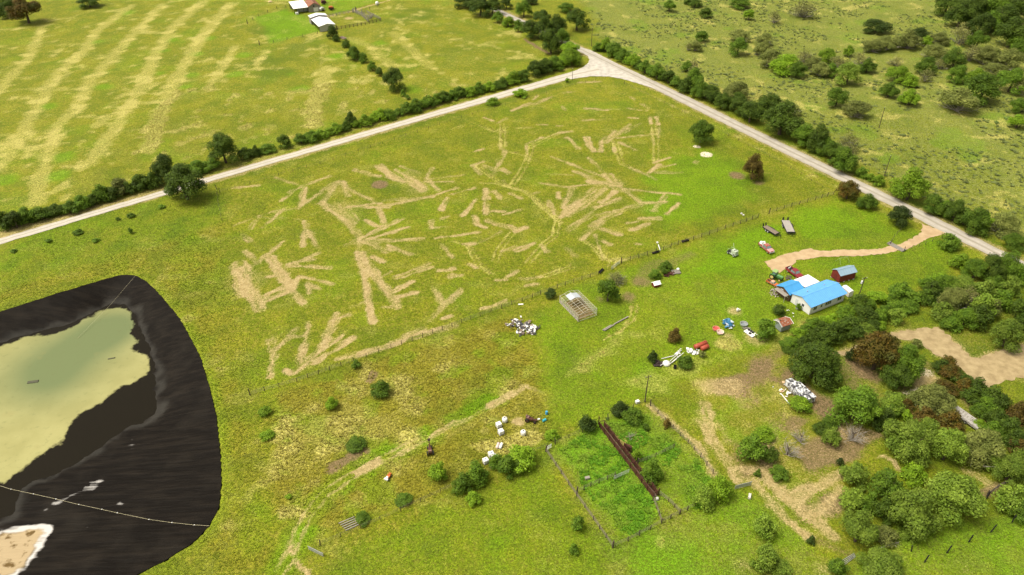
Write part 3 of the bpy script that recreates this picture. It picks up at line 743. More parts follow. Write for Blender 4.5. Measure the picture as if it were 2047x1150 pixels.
def lramp(x, a, b_, hi=1.0):
    n = N.new("ShaderNodeMapRange"); n.inputs[1].default_value = a; n.inputs[2].default_value = b_; n.inputs[4].default_value = hi; Lk.new(x, n.inputs[0]); return n.outputs[0]
c = lmix(lramp(n1.outputs["Fac"],.45,.75), (.0045,.0030,.0017), (.0135,.0100,.0066))
c = lmix(lramp(n2.outputs["Fac"],.5,.75,.5), c, (.022,.018,.013))
c = lmix(sp.outputs[2], c, (.075,.072,.062))
c = lmix(sp.outputs[0], c, (.37,.285,.165))
n3 = N.new("ShaderNodeTexNoise"); n3.inputs["Scale"].default_value = .5; n3.inputs["Detail"].default_value = 6; Lk.new(geo.outputs["Position"], n3.inputs["Vector"])
mm = N.new("ShaderNodeMath"); mm.operation = 'MULTIPLY'; Lk.new(lramp(n3.outputs["Fac"],.56,.66), mm.inputs[0]); Lk.new(sp.outputs[0], mm.inputs[1])
c = lmix(mm.outputs[0], c, (.12,.075,.025))
sn = N.new("ShaderNodeMath"); sn.operation = 'MULTIPLY_ADD'; sn.inputs[1].default_value = 1.6; sn.inputs[2].default_value = -.8; Lk.new(n1.outputs["Fac"], sn.inputs[0])
sa2 = N.new("ShaderNodeMath"); sa2.operation = 'ADD'; Lk.new(sn.outputs[0], sa2.inputs[0]); Lk.new(sp.outputs[1], sa2.inputs[1])
sm = N.new("ShaderNodeMath"); sm.operation = 'MULTIPLY'; Lk.new(lramp(sa2.outputs[0], .25, .8), sm.inputs[0]); Lk.new(lramp(sp.outputs[1], .0, .25), sm.inputs[1])
c = lmix(sm.outputs[0], c, (.50,.48,.45))
Lk.new(c, b.inputs["Base Color"]); b.inputs["Roughness"].default_value = .65; b.inputs["Specular IOR Level"].default_value = .08
bp = N.new("ShaderNodeBump"); bp.inputs["Strength"].default_value = .8; bp.inputs["Distance"].default_value = .4; Lk.new(n1.outputs["Fac"], bp.inputs["Height"]); Lk.new(bp.outputs[0], b.inputs["Normal"])
tag(link_mesh("pond_liner", me, m), kind="structure")

# water with floating scum
outl = [Vector(q) for q in SHOREW]
cen = sum(outl, Vector((0,0)))/len(outl)
outl = [q+(q-cen).normalized()*.9 for q in outl]
v, f = fill_sheet(densify([(q.x,q.y) for q in outl], 1.5, 0), 1.1, lambda x, y: np.full(x.shape, WATER_Z))
me = bpy.data.meshes.new("pond_water"); me.from_pydata(v, [], f)
bm = bmesh.new(); bm.from_mesh(me); bmesh.ops.recalc_face_normals(bm, faces=bm.faces)
if sum(fc.normal.z for fc in bm.faces) < 0: bmesh.ops.reverse_faces(bm, faces=bm.faces)
bm.to_mesh(me); bm.free()
SCUM = [at(x,y,WATER_Z).to_tuple()[:2] for x,y in [(-330,782),(0,692),(150,655),(205,618),(228,612),(250,622),(268,648),(285,695),(294,728),(290,745),(262,768),(230,788),(195,806),(178,830),(150,852),(100,890),(40,930),(0,955),(-200,1000),(-400,1050)]]
va = np.array(v); X, Y = va[:,0], va[:,1]
sc = sstep(-.9, 1.2, poly_sd(X, Y, SCUM) + (fbm(X, Y, 6, 61)-.5)*7.0)
def gb(px, py, r): 
    q = at(px, py, WATER_Z); return np.exp(-((X-q.x)**2+(Y-q.y)**2)/(r*r))
green = np.clip(gb(225,655,9)+.75*gb(150,700,13)+.5*gb(60,745,12)+.45*gb(110,770,9), 0, 1)
ca = me.color_attributes.new("m1", 'FLOAT_COLOR', 'POINT')
ca.data.foreach_set("color", np.stack([sc, green, sc, np.ones_like(sc)], 1).astype(np.float32).ravel())
m, N, Lk, b = newmat("scummy_water")
geo = N.new("ShaderNodeNewGeometry"); A = N.new("ShaderNodeAttribute"); A.attribute_name = "m1"
sp = N.new("ShaderNodeSeparateColor"); Lk.new(A.outputs["Color"], sp.inputs[0])
n1 = N.new("ShaderNodeTexNoise"); n1.inputs["Scale"].default_value = .7; n1.inputs["Detail"].default_value = 8; n1.inputs["Roughness"].default_value = .65; Lk.new(geo.outputs["Position"], n1.inputs["Vector"])
n2 = N.new("ShaderNodeTexNoise"); n2.inputs["Scale"].default_value = .16; n2.inputs["Detail"].default_value = 5; Lk.new(geo.outputs["Position"], n2.inputs["Vector"])
ad = N.new("ShaderNodeMath"); ad.operation = 'MULTIPLY_ADD'; ad.inputs[1].default_value = 1.3; Lk.new(n1.outputs["Fac"], ad.inputs[0]); sb = N.new("ShaderNodeMath"); sb.operation = 'ADD'; sb.inputs[1].default_value = -.65; Lk.new(sp.outputs[0], ad.inputs[2]); Lk.new(ad.outputs[0], sb.inputs[0])
sfac = lramp(sb.outputs[0], .30, .70)
yc = lmix(lramp(n2.outputs["Fac"],.35,.65), (.28,.265,.105), (.33,.312,.130))
yc = lmix(sp.outputs[1], yc, (.135,.165,.072))
yc = lmix(lramp(n2.outputs["Fac"],.62,.75,.35), yc, (.25,.22,.085))
yc = lmix(lramp(n1.outputs["Fac"],.56,.72,.4), yc, (.13,.14,.06))
wc = lmix(sfac, (.011,.0088,.0050), yc)
Lk.new(wc, b.inputs["Base Color"])
mr = N.new("ShaderNodeMapRange"); mr.inputs[3].default_value = .22; mr.inputs[4].default_value = .6; Lk.new(sfac, mr.inputs[0]); Lk.new(mr.outputs[0], b.inputs["Roughness"])
b.inputs["Specular IOR Level"].default_value = .06
tag(link_mesh("pond_water", me, m), kind="structure")
# ================================================================== BUILDINGS
M_WHITE = solid("white_siding", (.72,.71,.68), .55, var=.06, scale=1.2)
M_WROOF = solid("white_metal_roof", (.80,.79,.77), .4, var=.04, scale=.6)
M_BLUE = solid("blue_metal_roof", (.115,.35,.69), .45, var=.12, scale=.8, spec=.5)
M_BLUE2 = solid("deep_blue_metal_roof", (.06,.29,.58), .45, var=.14, scale=.7, spec=.5)
M_GREYBLUE = solid("grey_blue_roof", (.24,.35,.43), .4, var=.05, scale=.7)
M_BROWNW = solid("brown_boards", (.11,.065,.035), .8, var=.3, scale=3)
M_REDW = solid("red_boards", (.16,.022,.016), .7, var=.2, scale=3)
M_TRIM = solid("white_trim", (.70,.69,.66), .6, var=.05)
M_GLASS = solid("window_glass", (.035,.04,.045), .12, var=.1, spec=.7)
M_DARKIN = solid("dark_interior", (.02,.018,.016), .9)
M_RUSTROOF = solid("rusty_sheet", (.24,.075,.030), .7, var=.35, scale=1.6, dirt=((.36,.30,.26),.25))
M_OLDWOOD = solid("weathered_wood", (.26,.235,.20), .9, var=.3, scale=4)
M_GREENGREY = solid("grey_green_boards", (.25,.29,.265), .85, var=.25, scale=3)
M_RUST = solid("rust_steel", (.085,.030,.016), .75, var=.4, scale=2.5, dirt=((.045,.018,.012),.4))
M_GALV = solid("galvanised", (.42,.43,.42), .5, .4, var=.15)
M_BLACK = solid("black_rubber", (.012,.012,.012), .7, var=.3)
M_CONC = solid("concrete_block", (.55,.53,.49), .9, var=.15)
M_POST = solid("fence_wood", (.075,.055,.038), .9, var=.4, scale=5)
M_WIRE = solid("fence_wire", (.16,.13,.10), .7, .3)
M_BLACKPOST = solid("black_post", (.013,.012,.012), .8)

def ribs_mesh(mb, p00, p10, p01, n, hgt=.035, wid=.06):
    """raised ribs running from the p00-p10 edge towards p01"""
    p00, p10, p01 = Vector(p00), Vector(p10), Vector(p01)
    e = (p10-p00); dn = (p01-p00); nr = e.cross(dn).normalized()
    if nr.z < 0: nr = -nr
    u = e.normalized()
    for i in range(n+1):
        q = p00+e*(i/n)
        mb.slab([q-u*wid/2+nr*.002, q+u*wid/2+nr*.002, q+u*wid/2+dn+nr*.002, q-u*wid/2+dn+nr*.002], nr*hgt)

def roof_slope(root, a, b, c, d_, mat, rib=.9, t=.07, name="roof_slope"):
    """a,b along the eave, d_,c along the ridge"""
    a,b,c,d_ = [Vector(q) for q in (a,b,c,d_)]
    nr = (b-a).cross(d_-a).normalized()
    if nr.z < 0: nr = -nr
    o = MB().slab([a,b,c,d_], nr*t).build(name, mat, root)
    if rib:
        mb = MB(); n = max(2, int((b-a).length/rib))
        ribs_mesh(mb, a+nr*t, b+nr*t, d_+nr*t, n)
        mb.build("roof_ribs", mat, o)
    return o

def window_part(root, p, u, w, h, frame=M_TRIM, glass=M_GLASS, out=(0,-1,0), bars=1):
    """p: lower left corner on the wall, u: unit vector along the wall"""
    p, u, out = Vector(p), Vector(u).normalized(), Vector(out).normalized()
    z = Vector((0,0,1))
    g = MB().slab([p+out*.012, p+u*w+out*.012, p+u*w+z*h+out*.012, p+z*h+out*.012], out*.02).build("window", glass, root)
    t = .10; mb = MB()
    for a, b_ in (((0,-t),(w,0)), ((0,h),(w,h+t)), ((-t,-t),(0,h+t)), ((w,-t),(w+t,h+t))):
        q0 = p+u*a[0]+z*a[1]+out*.003; q1 = p+u*b_[0]+z*b_[1]+out*.003
        mb.slab([q0, q0+u*(b_[0]-a[0]), q1, q0+z*(b_[1]-a[1])], out*.06)
    for k in range(1, bars+1):
        q = p+u*(w*k/(bars+1)-.03)+out*.034
        mb.slab([q, q+u*.06, q+u*.06+z*h, q+z*h], out*.02)
    mb.build("window_frame", frame, g)
    return g

def gable_shell(root, x0, y0, L, W, h, rh, oh, wallmat, roofmat, rib=.9, axis='x', base=0.0, skip=()):
    """walls and two roof slopes; ridge along local x (or y); origin corner (x0,y0)"""
    T = .14
    def pt(a, b, z):
        return (x0+a, y0+b, z) if axis == 'x' else (x0+W-b, y0+a, z)
    def V3(a, b, z): return Vector(pt(a,b,z))
    up = Vector((0,0,1))
    if 'front' not in skip: MB().slab([V3(0,0,base), V3(L,0,base), V3(L,0,h), V3(0,0,h)], V3(0,T,0)-V3(0,0,0)).build("wall", wallmat, root)
    if 'back' not in skip: MB().slab([V3(0,W,base), V3(L,W,base), V3(L,W,h), V3(0,W,h)], V3(0,-T,0)-V3(0,0,0)).build("wall", wallmat, root)
    for a, s_, key in ((0.002,1,'left'), (L-.002,-1,'right')):
        if key in skip: continue
        MB().slab([V3(a,T,base), V3(a,W-T,base), V3(a,W-T,h), V3(a,W/2,h+rh-.09), V3(a,T,h)], V3(s_*T,0,0)-V3(0,0,0)).build("wall", wallmat, root)
    k = rh/(W/2)
    roof_slope(root, V3(-oh,-oh,h-oh*k+.03), V3(L+oh,-oh,h-oh*k+.03), V3(L+oh,W/2,h+rh+.03), V3(-oh,W/2,h+rh+.03), roofmat, rib)
    roof_slope(root, V3(-oh,W+oh,h-oh*k+.03), V3(L+oh,W+oh,h-oh*k+.03), V3(L+oh,W/2+.01,h+rh+.03), V3(-oh,W/2+.01,h+rh+.03), roofmat, rib)
    rc = MB(); a, b_ = V3(-oh,W/2,h+rh+.13), V3(L+oh,W/2,h+rh+.13)
    side = (V3(0,.22,0)-V3(0,0,0))
    rc.slab([a-side-up*.07, a, b_, b_-side-up*.07], up*.03); rc.slab([a+side-up*.07, a, b_, b_+side-up*.07], up*.03)
    rc.build("ridge_cap", roofmat, root)

# ---- white house
HY = math.radians(28.5)
ha = at(1616.8, 629.5)
house = thing("house", "long white house with bright blue metal roof", "house", ha, HY)
HL, HW, HH = 13.0, 6.7, 2.75
gable_shell(house, 0, 0, HL, HW, HH, 1.15, .35, M_WHITE, M_BLUE, .62)
MB().box(-.05, HL+.05, -.05, -.006, 0, .35).build("foundation_skirt", M_CONC, house)
for fx_, w_, h_, z_, br in ((1.2,1.25,1.15,1.0,1), (3.9,.65,1.0,1.05,0), (5.7,2.2,1.15,1.0,2), (10.3,1.5,1.15,1.0,1)):
    window_part(house, (fx_,0,z_), (1,0,0), w_, h_, bars=br)
dr = MB().box(-.05,-.004, 4.3, 5.2, .1, 2.1).build("door", solid("door_paint",(.55,.56,.55),.5), house)
MB().box(-.09,-.052, 4.4, 4.5, 1.0, 1.12).build("handle", M_GALV, dr)
MB().box(-.05,-.004, 2.2, 2.9, 1.2, 1.9).build("window", M_GLASS, house)
for vx in (3.1, 9.4): MB().lathe([(.09,3.55),(.09,3.95),(.13,3.96),(.13,4.02)], 8, (vx, 4.6, 0)).build("roof_vent", M_GALV, house)
ac = thing("air_conditioner", "grey boxy unit at the white house gable wall", "air conditioner", ha + Vector((math.cos(HY)*-.75+math.sin(HY)*-3.4, math.sin(HY)*-.75+math.cos(HY)*3.4, 0)), HY)
MB().box(-.4,.4,-.4,.4,0,.75).build("case", M_GALV, ac, bevel=.03); MB().lathe([(.28,.755),(.28,.79)],12).build("fan_grille", M_BLACK, ac)

def local(root_loc, rz, x, y, z=0):
    return Vector(root_loc)+Vector((x*math.cos(rz)-y*math.sin(rz), x*math.sin(rz)+y*math.cos(rz), z))

# ---- brown cabin behind the house
cb = thing("cabin", "small brown wooden cabin with deep blue metal roof behind the white house", "cabin", local(ha, HY, -.55, HW+.35), HY)
gable_shell(cb, 0, 0, 5.1, 4.7, 2.45, 1.0, .3, M_BROWNW, M_BLUE2, .62)
window_part(cb, (0,2.5,1.5), (0,1,0), .7, .8, out=(-1,0,0))
MB().box(-1.5,-.02,.2,4.4,2.0,2.08).build("porch_roof", M_OLDWOOD, cb); MB().box(-.2,-.08,.3,3.0,1.25,1.4).build("rail", M_TRIM, cb)
for yy in (.3, 4.3): MB().box(-1.45,-1.33,yy-.06,yy+.06,0,2.0).build("porch_post", M_OLDWOOD, cb)
# ---- carport
cp = thing("carport", "flat white carport roof between the blue roofed house and the red pickup", "carport", local(ha, HY, 5.2, HW+.45), HY)
sl = MB().slab([(0,0,2.75),(5.6,0,2.75),(5.6,4.3,2.55),(0,4.3,2.55)], (0,0,.10)).build("roof", M_WROOF, cp)
mb = MB(); ribs_mesh(mb, (0.1,0,2.852), (5.5,0,2.852), (0.1,4.3,2.652), 6, .03, .05); mb.build("roof_ribs", M_WROOF, sl)
for px_, py_ in ((.15,.15),(5.45,.15),(.15,4.1),(5.45,4.1)): MB().box(px_-.06,px_+.06,py_-.06,py_+.06,0,2.56).build("post", M_TRIM, cp)
# ---- red shed on blocks
sa = at(*zW(1190,382)); SY = math.radians(21)
sh = thing("garden_shed", "dark red shed with grey-blue metal roof standing on white blocks", "shed", sa, SY)
gable_shell(sh, 0, 0, 5.6, 3.3, 2.6, .95, .18, M_REDW, M_GREYBLUE, .8, base=.25)
MB().box(.02,5.58,.02,3.28,.22,.27).build("floor", M_OLDWOOD, sh)
for px_ in (.25,1.9,3.7,5.35):
    for py_ in (.1, 3.2): MB().box(px_-.2,px_+.2,py_-.18,py_+.18,0,.22).build("block", M_CONC, sh)
MB().box(-.04,-.003,1.1,2.2,.3,2.1).build("door", solid("shed_door",(.12,.018,.014),.7), sh)
# ---- white storage box
wa = at(*zW(1318,575)); 
wb = thing("storage_box", "white box shaped metal store with curved top beside the blue roofed house", "shed", wa, math.radians(20))
MB().box(0,1.5,0,2.9,.1,1.75).build("body", solid("cream_panel",(.70,.66,.58),.5,var=.05), wb)
MB().slab([(-.05,-.05,1.755),(1.55,-.05,1.755),(1.35,-.05,2.0),(.75,-.05,2.1),(.15,-.05,2.0)], (0,3.0,0)).build("roof", M_WROOF, wb)
MB().box(.3,1.2,-.03,-.004,.2,1.6).build("door", M_TRIM, wb)
# ---- old coop with rusty roof
ca_ = at(*zW(405,1050)); CY = math.radians(24)
co = thing("coop", "old tall coop with rusty sheet roof and grey-green board walls", "coop", ca_, CY)
for a, b_ in (((0,0),(2.9,.08)), ((0,2.3),(2.9,2.38)), ((0,.082),(.08,2.298)), ((2.82,.082),(2.9,2.298))):
    MB().box(a[0],b_[0],a[1],b_[1],.25,2.3).build("wall", M_GREENGREY, co)
for k in range(5): MB().box(.02+k*.58,.50+k*.58,-.025,-.002,.3,2.25).build("board", M_GREENGREY, co)
for sgn, y0_, y1_ in ((1,-.45,1.15),(-1,2.85,1.17)):
    for k in range(4):
        if sgn < 0 and k == 0: continue
        x_ = -.1+k*.85
        MB().slab([(x_,y0_,2.25),(x_+.82,y0_,2.25),(x_+.82,y1_,3.0),(x_,y1_,3.0)], (0,0,.04)).build("roof_sheet", M_RUSTROOF, co)
for xx in (-.45, 3.35):
    mb = MB(); mb.slab([(xx,-.5,2.2),(xx+.10,-.5,2.2),(xx+.10,1.16,2.97),(xx,1.16,2.97)], (0,0,.09)); mb.slab([(xx,2.9,2.2),(xx+.10,2.9,2.2),(xx+.10,1.17,2.97),(xx,1.17,2.97)], (0,0,.09)); mb.build("rafter", M_TRIM, co)
    for k in range(6):
        t = k/5; MB().box(min(xx,1.4) if xx < 0 else 3.0, .0 if xx < 0 else xx, -.4+t*1.45,-.32+t*1.45,2.21+t*.66,2.27+t*.66).build("batten", M_TRIM, co)
MB().box(-.35,.6,1.3,2.7,2.5,2.56).build("loose_board", M_OLDWOOD, co)

# ---- far barns
zb = Zm(560,0,.1087)
b1 = at(*zb(268,262)); BY = math.radians(26)
barn = thing("barn", "far barn with white lean-to roof and rusty gable", "barn", b1, BY)
roof_slope(barn, (-.3,-.3,2.9), (8.2,-.3,2.9), (8.2,11.5,4.0), (-.3,11.5,4.0), M_WROOF, 1.0)
for px_, py_ in ((0,0),(2.7,0),(5.4,0),(0,5.6),(0,11.2)): MB().box(px_-.1,px_+.1,py_-.1,py_+.1,0,2.9+py_*.095).build("post", M_POST, barn)
MB().box(.2,8.0,11.2,11.3,0,3.9).build("wall", M_GALV, barn); MB().box(2.5,8.1,3.0,3.1,0,3.1).build("wall", M_GALV, barn); MB().box(.4,1.9,-1.6,-.3,.1,1.1).build("feed_box", M_TRIM, barn)
gable_shell(barn, 8.3, -.6, 11.0, 6.4, 3.2, 1.7, .3, M_OLDWOOD, M_RUSTROOF, 1.0, axis='y')
MB().box(10.9,13.6,-.66,-.605,.1,2.3).build("barn_door", M_TRIM, barn); MB().box(10.8,11.6,-.66,-.605,2.9,3.6).build("vent_window", M_DARKIN, barn)
b2 = at(*zb(735,592)); B2Y = math.radians(28)
brn = thing("barn", "long open fronted barn with plain white metal roof beside the corral", "barn", b2, B2Y)
gable_shell(brn, 0, 0, 14.5, 8.4, 2.9, .9, .35, M_GALV, M_WROOF, 1.0, axis='y', skip=('back',))
gable_shell(brn, -.3, 15.0, 4.2, 9.0, 3.7, .8, .3, M_OLDWOOD, M_WROOF, 1.0, axis='y', skip=('left',))
for k in range(6): MB().box(.02,.2,.3+k*2.8,.48+k*2.8,0,2.85).build("post", M_POST, brn)
# ================================================================== VEHICLES AND YARD THINGS
M_REDCAR = solid("red_paint", (.21,.016,.022), .3, var=.08, spec=.6)
M_FADED = solid("faded_red_paint", (.30,.055,.035), .45, var=.15, scale=1.2, dirt=((.48,.30,.30),.35))
M_PALEBED = solid("pale_bed_liner", (.55,.52,.50), .6, dirt=((.30,.25,.22),.3))
M_TGREEN = solid("tractor_green", (.045,.16,.035), .35, var=.1)
M_TGREENL = solid("tractor_green_roof", (.26,.38,.13), .5, var=.1)
M_YELLOW = solid("wheel_yellow", (.62,.50,.16), .5)
M_ORANGE = solid("orange_paint", (.50,.13,.025), .45, var=.2, dirt=((.30,.10,.05),.3))
M_CHROME = solid("bright_metal", (.6,.6,.6), .3, .7)
M_CARGLASS = solid("car_glass", (.16,.22,.22), .08, spec=.8)
M_LAMP = solid("lamp_glass", (.7,.7,.66), .2)
M_TAIL = solid("tail_red", (.25,.01,.01), .3)
M_PLANK = solid("deck_planks", (.33,.30,.265), .85, var=.25, scale=3)
M_PLANKB = solid("brown_deck", (.20,.155,.115), .85, var=.3, scale=3)
M_TANKW = solid("white_plastic", (.74,.73,.69), .45, var=.06)
M_TANKR = solid("rust_red_tank", (.36,.070,.035), .55, var=.2, scale=1.5, dirt=((.22,.05,.03),.3))
M_BLUEB = solid("blue_drum", (.06,.33,.55), .45)
M_PINK = solid("faded_red_tub", (.58,.20,.15), .6, var=.15)
M_CREAM = solid("cream_tub", (.66,.56,.44), .6)

def wheel(root, x, y, r, w, rim=M_CHROME, name="wheel"):
    t = MB().lathe([(r*.60,-w/2),(r*.92,-w/2),(r,-w*.3),(r,w*.3),(r*.92,w/2),(r*.60,w/2)], 14, (x,y,r), 'y').build(name, M_BLACK, root)
    MB().lathe([(.02,-w*.52),(r*.58,-w*.50),(r*.58,w*.50),(.02,w*.52)], 12, (x,y,r), 'y').build("rim", rim, t)

def pickup(name, label, loc, rz, paint, bed_in, L=5.7, W=1.95, hood=None, cabin=None, s=1.0):
    t = thing(name, label, "truck", loc, rz); t.scale = (s,s,s)
    hood = hood or paint; cabin = cabin or paint
    h0, h1 = .45, 1.08
    MB().box(-L/2+.08, L/2-.1, -W/2, W/2, h0, .92).build("body", paint, t, bevel=.06)
    MB().slab([(L/2-1.55,-W/2+.03,.925),(L/2-.12,-W/2+.03,.925),(L/2-.2,-W/2+.03,1.08),(L/2-1.5,-W/2+.03,1.16)], (0,W-.06,0)).build("hood", hood, t, bevel=.03)
    cx0, cx1 = -L/2+2.0, L/2-1.45
    mb = MB(); y0, y1 = W/2-.04, W/2-.22
    pr = [(cx0,.925),(cx1,.925),(cx1-.62,1.80),(cx0+.25,1.82)]
    V = []
    for (x,z), yy in zip(pr, (y0,y0,y1,y1)): V += [(x,-yy,z),(x,yy,z)]
    mb.add(V, [(0,2,4,6),(1,7,5,3),(0,1,3,2),(2,3,5,4),(4,5,7,6),(6,7,1,0)]); mb.build("cab", cabin, t, bevel=.04)
    def pane(nm, pts, off): MB().slab(pts, off).build(nm, M_CARGLASS, t)
    a, b_ = Vector((cx1-.04,0,1.0)), Vector((cx1-.56,0,1.72))
    pane("windscreen", [a+Vector((0,-y0+.12,0)), a+Vector((0,y0-.12,0)), b_+Vector((0,y1-.06,0)), b_+Vector((0,-y1+.06,0))], (.03,0,.025))
    a, b_ = Vector((cx0+.04,0,1.15)), Vector((cx0+.22,0,1.68))
    pane("rear_window", [a+Vector((0,-y0+.25,0)), a+Vector((0,y0-.25,0)), b_+Vector((0,y1-.15,0)), b_+Vector((0,-y1+.15,0))], (-.04,0,.015))
    for sg in (-1,1):
        for x0_, x1_, x2_, x3_ in ((cx0+.18,cx0+.88,cx0+.88,cx0+.32), (cx0+.98,cx1-.22,cx1-.70,cx0+.98)):
            pane("side_window", [(x0_,sg*(y0-.01),1.06),(x1_,sg*(y0-.01),1.06),(x2_,sg*(y1+.045),1.66),(x3_,sg*(y1+.045),1.66)], (0,sg*.03,.008))
        MB().box(L/2-.14,L/2-.04,sg*.62-.2,sg*.62+.2,.72,.92).build("headlight", M_LAMP, t)
        MB().box(-L/2+.03,-L/2+.1,sg*.86-.08,sg*.86+.08,.72,1.02).build("tail_light", M_TAIL, t)
        MB().box(-L/2+.12,cx0-.04,sg*(W/2-.06)-.06,sg*(W/2-.06)+.055,.925,1.22).build("bed_side", paint, t, bevel=.02)
        for xw in (-L/2+1.15, L/2-1.0): wheel(t, xw, sg*(W/2-.14), .39, .25)
        MB().box(cx1-.55,cx1-.4,sg*(W/2+.02)-.02,sg*(W/2+.14)+.02,1.05,1.25).build("mirror", M_BLACK, t)
    MB().box(-L/2+.10,-L/2+.18,-W/2+.12,W/2-.12,.925,1.2).build("tailgate", paint, t)
    MB().box(-L/2+.2,cx0-.05,-W/2+.13,W/2-.13,.922,.945).build("bed_floor", bed_in, t)
    MB().box(L/2-.1,L/2+.06,-W/2+.05,W/2-.05,.45,.68).build("bumper", M_CHROME, t, bevel=.03)
    MB().box(-L/2-.04,-L/2+.08,-W/2+.1,W/2-.1,.45,.64).build("bumper", M_CHROME, t, bevel=.03)
    return t
rp = pickup("pickup_truck", "clean dark red crew cab pickup parked by the white carport", at(1587,549), math.radians(-64), M_REDCAR, M_BLACK)
for i, (dx, dy, r) in enumerate(((-2.2,.3,.16),(-2.0,-.35,.15))):
    p_ = local(rp.location, math.radians(-64), dx, dy, .95)
    tag(MB().lathe([(r*.9,0),(r,.05),(r,.38),(r*.8,.42)],10,p_).build("bucket", M_TANKW), ["white bucket in the red pickup bed, nearer the passenger side", "white bucket in the red pickup bed, nearer the driver side"][i], "bucket")
pickup("pickup_truck", "faded red old pickup with pale loaded bed on the lawn", at(1531,499), math.radians(-69), M_FADED, M_PALEBED, hood=solid("chalky_hood",(.50,.26,.26),.5,var=.2))
p_ = local(at(1531,499), math.radians(-69), -1.95, 0, .95)
mb = MB(); rr = random.Random(5)
for k in range(26): mb.obox(p_+Vector((rr.uniform(-.7,.7), rr.uniform(-.7,.7), rr.uniform(.1,.5))), (rr.uniform(.25,.6), rr.uniform(.2,.5), rr.uniform(.12,.3)), rr.uniform(0,3), rr.uniform(-.4,.4))
tag(mb.build("bagged_load", M_TANKW), "white bags and scraps heaped in the faded pickup bed", "load", kind="stuff")
pickup("utility_truck", "small worn orange utility truck beside the green tractor", at(1543.5,568.5), math.radians(-52), M_ORANGE, M_RUST, cabin=solid("pale_orange_roof",(.58,.32,.22),.5), s=.66)

# ---- tractor
tr = thing("tractor", "green farm tractor with pale green cab roof and yellow wheels", "tractor", at(1550,557), math.radians(-44))
MB().box(.1,2.1,-.38,.38,.85,1.55).build("hood", solid("tractor_hood",(.10,.26,.08),.4), tr, bevel=.06)
MB().box(-1.2,1.9,-.3,.3,.55,.86).build("chassis", M_TGREEN, tr)
MB().slab([(-1.05,-.68,1.0),(.1,-.68,1.0),(-.05,-.66,2.35),(-.95,-.66,2.35)], (0,1.36,0)).build("cab", M_CARGLASS, tr)
for sx in (-1.0,.05):
    for sy in (-.69,.69): MB().tube((sx,sy,1.0),(sx*.92,sy*.97,2.36),.05,n=4).build("cab_post", M_TGREEN, tr)
MB().box(-1.2,.2,-.82,.82,2.36,2.52).build("cab_roof", M_TGREENL, tr, bevel=.05)
for sg in (-1,1):
    wheel(tr, -.7, sg*.98, .82, .42, M_YELLOW); wheel(tr, 1.55, sg*.78, .48, .28, M_YELLOW)
    MB().slab([(-1.35,sg*1.0-.25,1.62),(-.1,sg*1.0-.25,1.72),(.05,sg*1.0-.25,1.2),(-.02,sg*1.0-.25,1.2),(-.15,sg*1.0-.25,1.66),(-1.35,sg*1.0-.25,1.56)], (0,.5,0)).build("fender", M_TGREEN, tr)
MB().tube((1.2,.2,1.55),(1.2,.2,2.3),.05).build("exhaust", M_BLACK, tr)
# ---- pale farm machine
fm = thing("farm_machine", "pale grey-green self-propelled farm machine with a boxy hood on the lawn", "machine", at(1464,509), math.radians(-55))
M_PALEG = solid("pale_green_paint", (.44,.50,.38), .6, var=.15, dirt=((.25,.25,.18),.2))
MB().box(-.2,1.5,-.7,.7,.7,1.9).build("hood", M_PALEG, fm, bevel=.08)
MB().box(-1.6,1.6,-.8,.8,.45,.69).build("deck", M_PALEG, fm)
MB().box(-1.5,-.3,-.75,.75,.7,.95).build("platform", M_BLACK, fm)
for sx, sy in ((-1.4,-.72),(-1.4,.72),(-.3,-.72),(-.3,.72)): MB().tube((sx,sy,.9),(sx,sy,1.7),.035,n=4).build("frame_post", M_PALEG, fm)
for sy in (-.72,.72): MB().tube((-1.4,sy,1.7),(-.3,sy,1.9),.035,n=4).build("frame_rail", M_PALEG, fm)
for yy in (-.3,.3): MB().box(.5,1.0,yy-.15,yy+.15,1.905,1.95).build("vent", M_DARKIN, fm)
for sx, sy in ((-1.1,-.85),(-1.1,.85),(1.1,-.85),(1.1,.85)): wheel(fm, sx, sy, .42, .26, M_PALEG)
MB().tube((-.3,.6,1.9),(-1.1,1.0,3.1),.03,n=4).build("boom", M_TRIM, fm)
# ---- flatbed trailers
def flatbed(label, loc, rz, L, W, deck, ramp=True):
    t = thing("flatbed_trailer", label, "trailer", loc, rz)
    n = 7 if L > 7 else 6; pw = W/n
    for k in range(n): MB().box(-L/2,L/2,-W/2+k*pw+.015,-W/2+(k+1)*pw-.015,.72,.78).build("plank", deck, t)
    for sg in (-1,1):
        MB().box(-L/2,L/2,sg*(W/2+.05)-.05,sg*(W/2+.05)+.05,.55,.80).build("side_rail", M_BLACKPOST, t)
        MB().tube((L/2,sg*W*.42,.6),(L/2+1.25,0,.55),.06,n=4).build("tongue", M_BLACKPOST, t)
        for xw in (-.45,.45): wheel(t, -L*.12+xw, sg*(W/2+.22), .36, .22, M_TRIM)
        MB().box(-L*.12-.95,-L*.12+.95,sg*(W/2+.22)-.15,sg*(W/2+.22)+.15,.78,.82).build("fender", M_BLACKPOST, t)
    MB().box(L/2-.1,L/2+.02,-W/2,W/2,.80,1.1).build("headboard", M_BLACKPOST, t); MB().tube((L/2+1.2,0,.1),(L/2+1.2,0,1.0),.05,n=5).build("jack", M_BLACKPOST, t)
    if ramp:
        for yy in (-W*.3,W*.3): MB().slab([(-L/2-.03,yy-.25,.75),(-L/2-.03,yy+.25,.75),(-L/2-.25,yy+.25,1.7),(-L/2-.25,yy-.25,1.7)],(-.06,0,0)).build("ramp", M_BLACKPOST, t)
flatbed("long grey planked flatbed trailer standing on the lawn near the fence", at(1575,457), math.radians(-97+4), 7.6, 2.5, M_PLANK)
